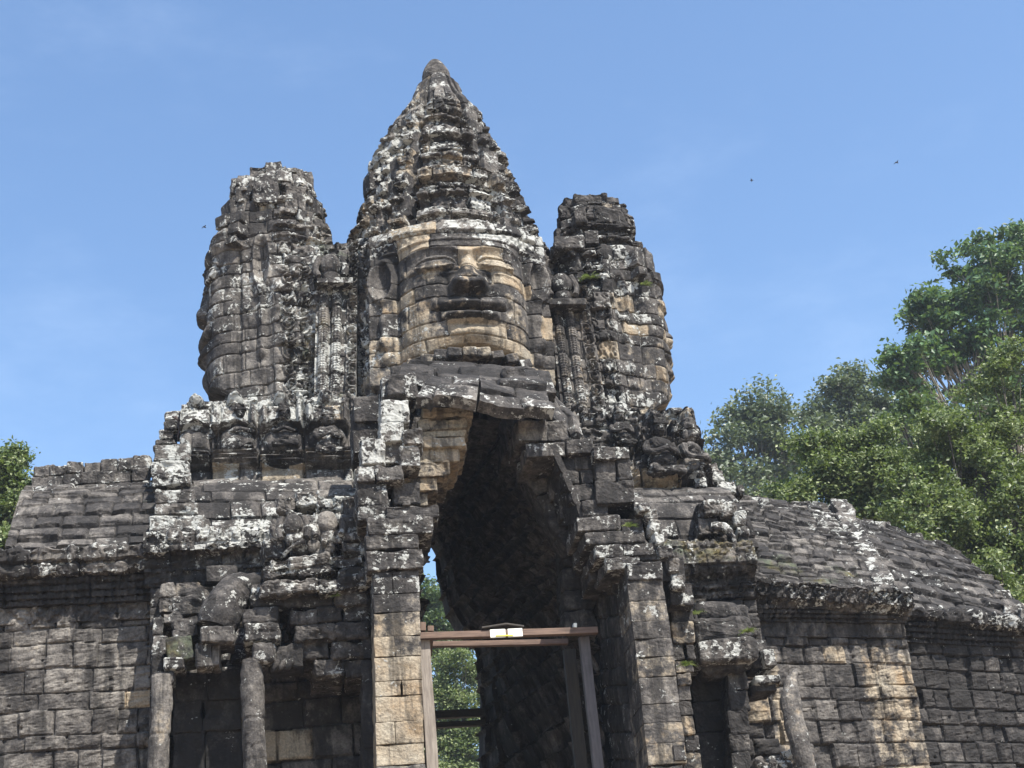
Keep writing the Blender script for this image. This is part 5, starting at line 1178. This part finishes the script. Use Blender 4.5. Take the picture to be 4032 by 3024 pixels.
tree('broadleaf_tree', 'small leafy tree at the far left edge behind the low roof', gxy(10, 2000, 22),
     [(10, 1830, 22, 70, 60), (60, 1900, 22, 60, 55), (-40, 1900, 22, 90, 90), (40, 1990, 22, 75, 60), (0, 2080, 22, 90, 60), (70, 2050, 22, 45, 50), (20, 2150, 21, 80, 50)],
     LEAF_LIGHT, BARK_DARK, .13, 20000, 207, r_trunk=.22, clump=.34)
tree('broadleaf_tree', 'leafy tree seen high through the archway between pillar and vault', gxy(1760, 2400, 60),
     [(1690, 2370, 60, 60, 70), (1650, 2440, 60, 70, 60), (1730, 2460, 60, 70, 60), (1790, 2520, 60, 80, 60), (1700, 2540, 60, 80, 50), (1660, 2320, 60, 40, 40)],
     LEAF_MID, BARK_DARK, .2, 15000, 208, r_trunk=.35, clump=.5)
tree('broadleaf_tree', 'bright leafy tree filling the far doorway behind the crossbars', gxy(1850, 2900, 52),
     [(1780, 2640, 52, 120, 70), (1720, 2760, 52, 110, 90), (1850, 2760, 52, 110, 100), (1790, 2880, 52, 140, 80), (1720, 2960, 52, 100, 80), (1860, 2990, 52, 110, 100), (1780, 3080, 52, 160, 90)],
     LEAF_LIGHT, BARK_DARK, .15, 42000, 209, r_trunk=.25, clump=.42)
# bare pale branch hanging out at the right end of the roof
V_, F_ = [], []
p = [A(3770, 2250, 10), A(3815, 2300, 10), A(3880, 2340, 10), A(3960, 2360, 10), A(4060, 2400, 10)]
limb(V_, F_, np.array(p), .035, .07, 8); limb(V_, F_, np.array([p[2], A(3900, 2310, 10.4), A(3950, 2300, 10.6)]), .03, .012, 6)
q = p[-1]; limb(V_, F_, np.array([q, q+[1.2, .3, -3], q+[1.6, .5, -6], [q[0]+1.7, q[1]+.6, 0]]), .07, .16, 8)
tag(mesh_obj('bare_branch', np.concatenate(V_), np.concatenate(F_), BARK, None, smooth=True), 'pale bare branch bending over the end of the right roof', 'branch')

# ================================================================== SMALL PLANTS on the masonry, a loose stone, an iron rod, birds
def fern(px, py, Y, size, label, seed, n=34, mat=LEAF_LIGHT):
    g = np.random.default_rng(seed); c = A(px, py, Y); V = []; C = []
    for i in range(n):
        a = g.uniform(0, 2*np.pi); d = np.array([math.cos(a), -abs(math.sin(a))*.8, g.uniform(.2, 1.0)]); d /= np.linalg.norm(d)
        L = size*g.uniform(.4, .95); tn = g.uniform(.3, 1)
        for j in range(6):
            t = (j+.5)/6; p = c+d*L*t+np.array([0, 0, -.55*L*t*t]); wd = size*.085*(1-t*.7)
            sd_ = np.cross(d, [0, 0, 1]); sd_ /= np.linalg.norm(sd_)
            for s in (-1, 1):
                e = p+sd_*s*wd+d*wd*.5; V += [p, p+d*.02+sd_*s*wd*.5+[0, 0, .01], e, p-d*.02+sd_*s*wd*.5]; C += [[tn, 0, 0, 1]]*4
    V = np.array(V); return tag(mesh_obj('fern', V, np.arange(len(V)).reshape(-1, 4), mat, None, C), label, 'plant', 'ferns growing on the stones')
fern(2325, 1098, 4.55, .34, 'light green fern on the ledge below the top of the right tower', 301)
fern(2542, 1125, 4.9, .24, 'small fern at the upper right edge of the right tower', 302)
fern(2945, 2490, .85, .26, 'bright green tuft on the brow slab of the right elephants', 303, 26)
fern(2708, 2620, .55, .22, 'green tuft in the gap between buff side blocks and the dark recess', 304)
fern(2480, 2075, .15, .22, 'mossy tuft on the stepped ledge right of the gap', 305)
fern(1322, 2348, .75, .14, 'tiny green tuft on the rounded courses left of the pillar', 306, 12)
fern(2740, 2420, 1.0, .26, 'trailing dry tuft on the right elephant dome', 307, 18)
S_ = Stones(311); S_.px(2648, 2930, 2702, 2998, -.02, .45, 1, tone=.46, lich=.25, amp=.02); tag(S_.build('stone_block'), 'squared grey block jutting beside the foot of the right pillar', 'stone')
S_ = Stones(312); S_.px(1583, 1972, 1618, 1990, -.05, .2, 1, tone=.6, tan=.3, lich=.4, amp=.02, r=.03); tag(S_.build('stone_block'), 'small pale stone lying on the slab over the left pillar', 'stone')
V_, F_ = [], []
limb(V_, F_, np.array([A(692, 1640, 4.2), A(702, 1660, 4.15), A(706, 1690, 4.1), A(700, 1725, 4.1)]), .02, .02, 8); limb(V_, F_, np.array([A(680, 1640, 4.25), A(700, 1652, 4.15), A(716, 1662, 4.2)]), .018, .018, 8)
tag(mesh_obj('iron_cramp', np.concatenate(V_), np.concatenate(F_), METAL, None, smooth=True), 'thin rusty iron cramp holding the stones of the left shoulder', 'metal rod')
def bird(px, py, Y, size, ang, label):
    c = A(px, py, Y); r = empty('bird', tuple(c), label, 'bird', 'small birds in the sky')
    s = Stones(px); s.ell(c, (size*.34, size*.09, size*.09), (0, .1, ang), amp=0, n=5); b = s.build('body', r, BIRD)
    M = rotm(0, 0, ang)
    for sgn in (-1, 1):
        W = [(.10, 0, .02), (-.10, 0, .02), (.06, .30*sgn, .14), (-.12, .30*sgn, .12), (-.10, .62*sgn, .05), (-.16, .60*sgn, .04)]
        P = np.array([c+M@np.array(p)*size for p in W]); P = np.concatenate([P, P-[0, 0, size*.02]])
        mesh_obj('wing', P, np.array([[0, 1, 3, 2], [2, 3, 5, 4], [6, 8, 9, 7], [8, 10, 11, 9], [0, 2, 8, 6], [2, 4, 10, 8], [1, 7, 9, 3], [3, 9, 11, 5], [4, 5, 11, 10]]), BIRD, r)
bird(805, 894, 20, .20, .6, 'tiny dark bird left of the left tower'); bird(2960, 710, 30, .22, -.4, 'tiny dark bird between the right tower and the tall tree'); bird(3531, 640, 30, .26, .3, 'tiny dark bird high at the right, above the tall tree')

# ================================================================== HAZE of a humid morning
hm, hn, ho = new_mat('haze_air'); pv = hn.nodes.new('ShaderNodeVolumePrincipled')
pv.inputs['Color'].default_value = (0.80, 0.88, 1.0, 1); pv.inputs['Density'].default_value = 0.0004; pv.inputs['Anisotropy'].default_value = 0.2
hn.links.new(pv.outputs[0], ho.inputs['Volume'])
hb = np.array([(x, y, z) for z in (-1, 40) for y in (-60, 140) for x in (-80, 90)], float)
tag(mesh_obj('haze', hb, np.array([[0, 2, 3, 1], [4, 5, 7, 6], [0, 1, 5, 4], [2, 6, 7, 3], [0, 4, 6, 2], [1, 3, 7, 5]]), hm), kind='stuff')
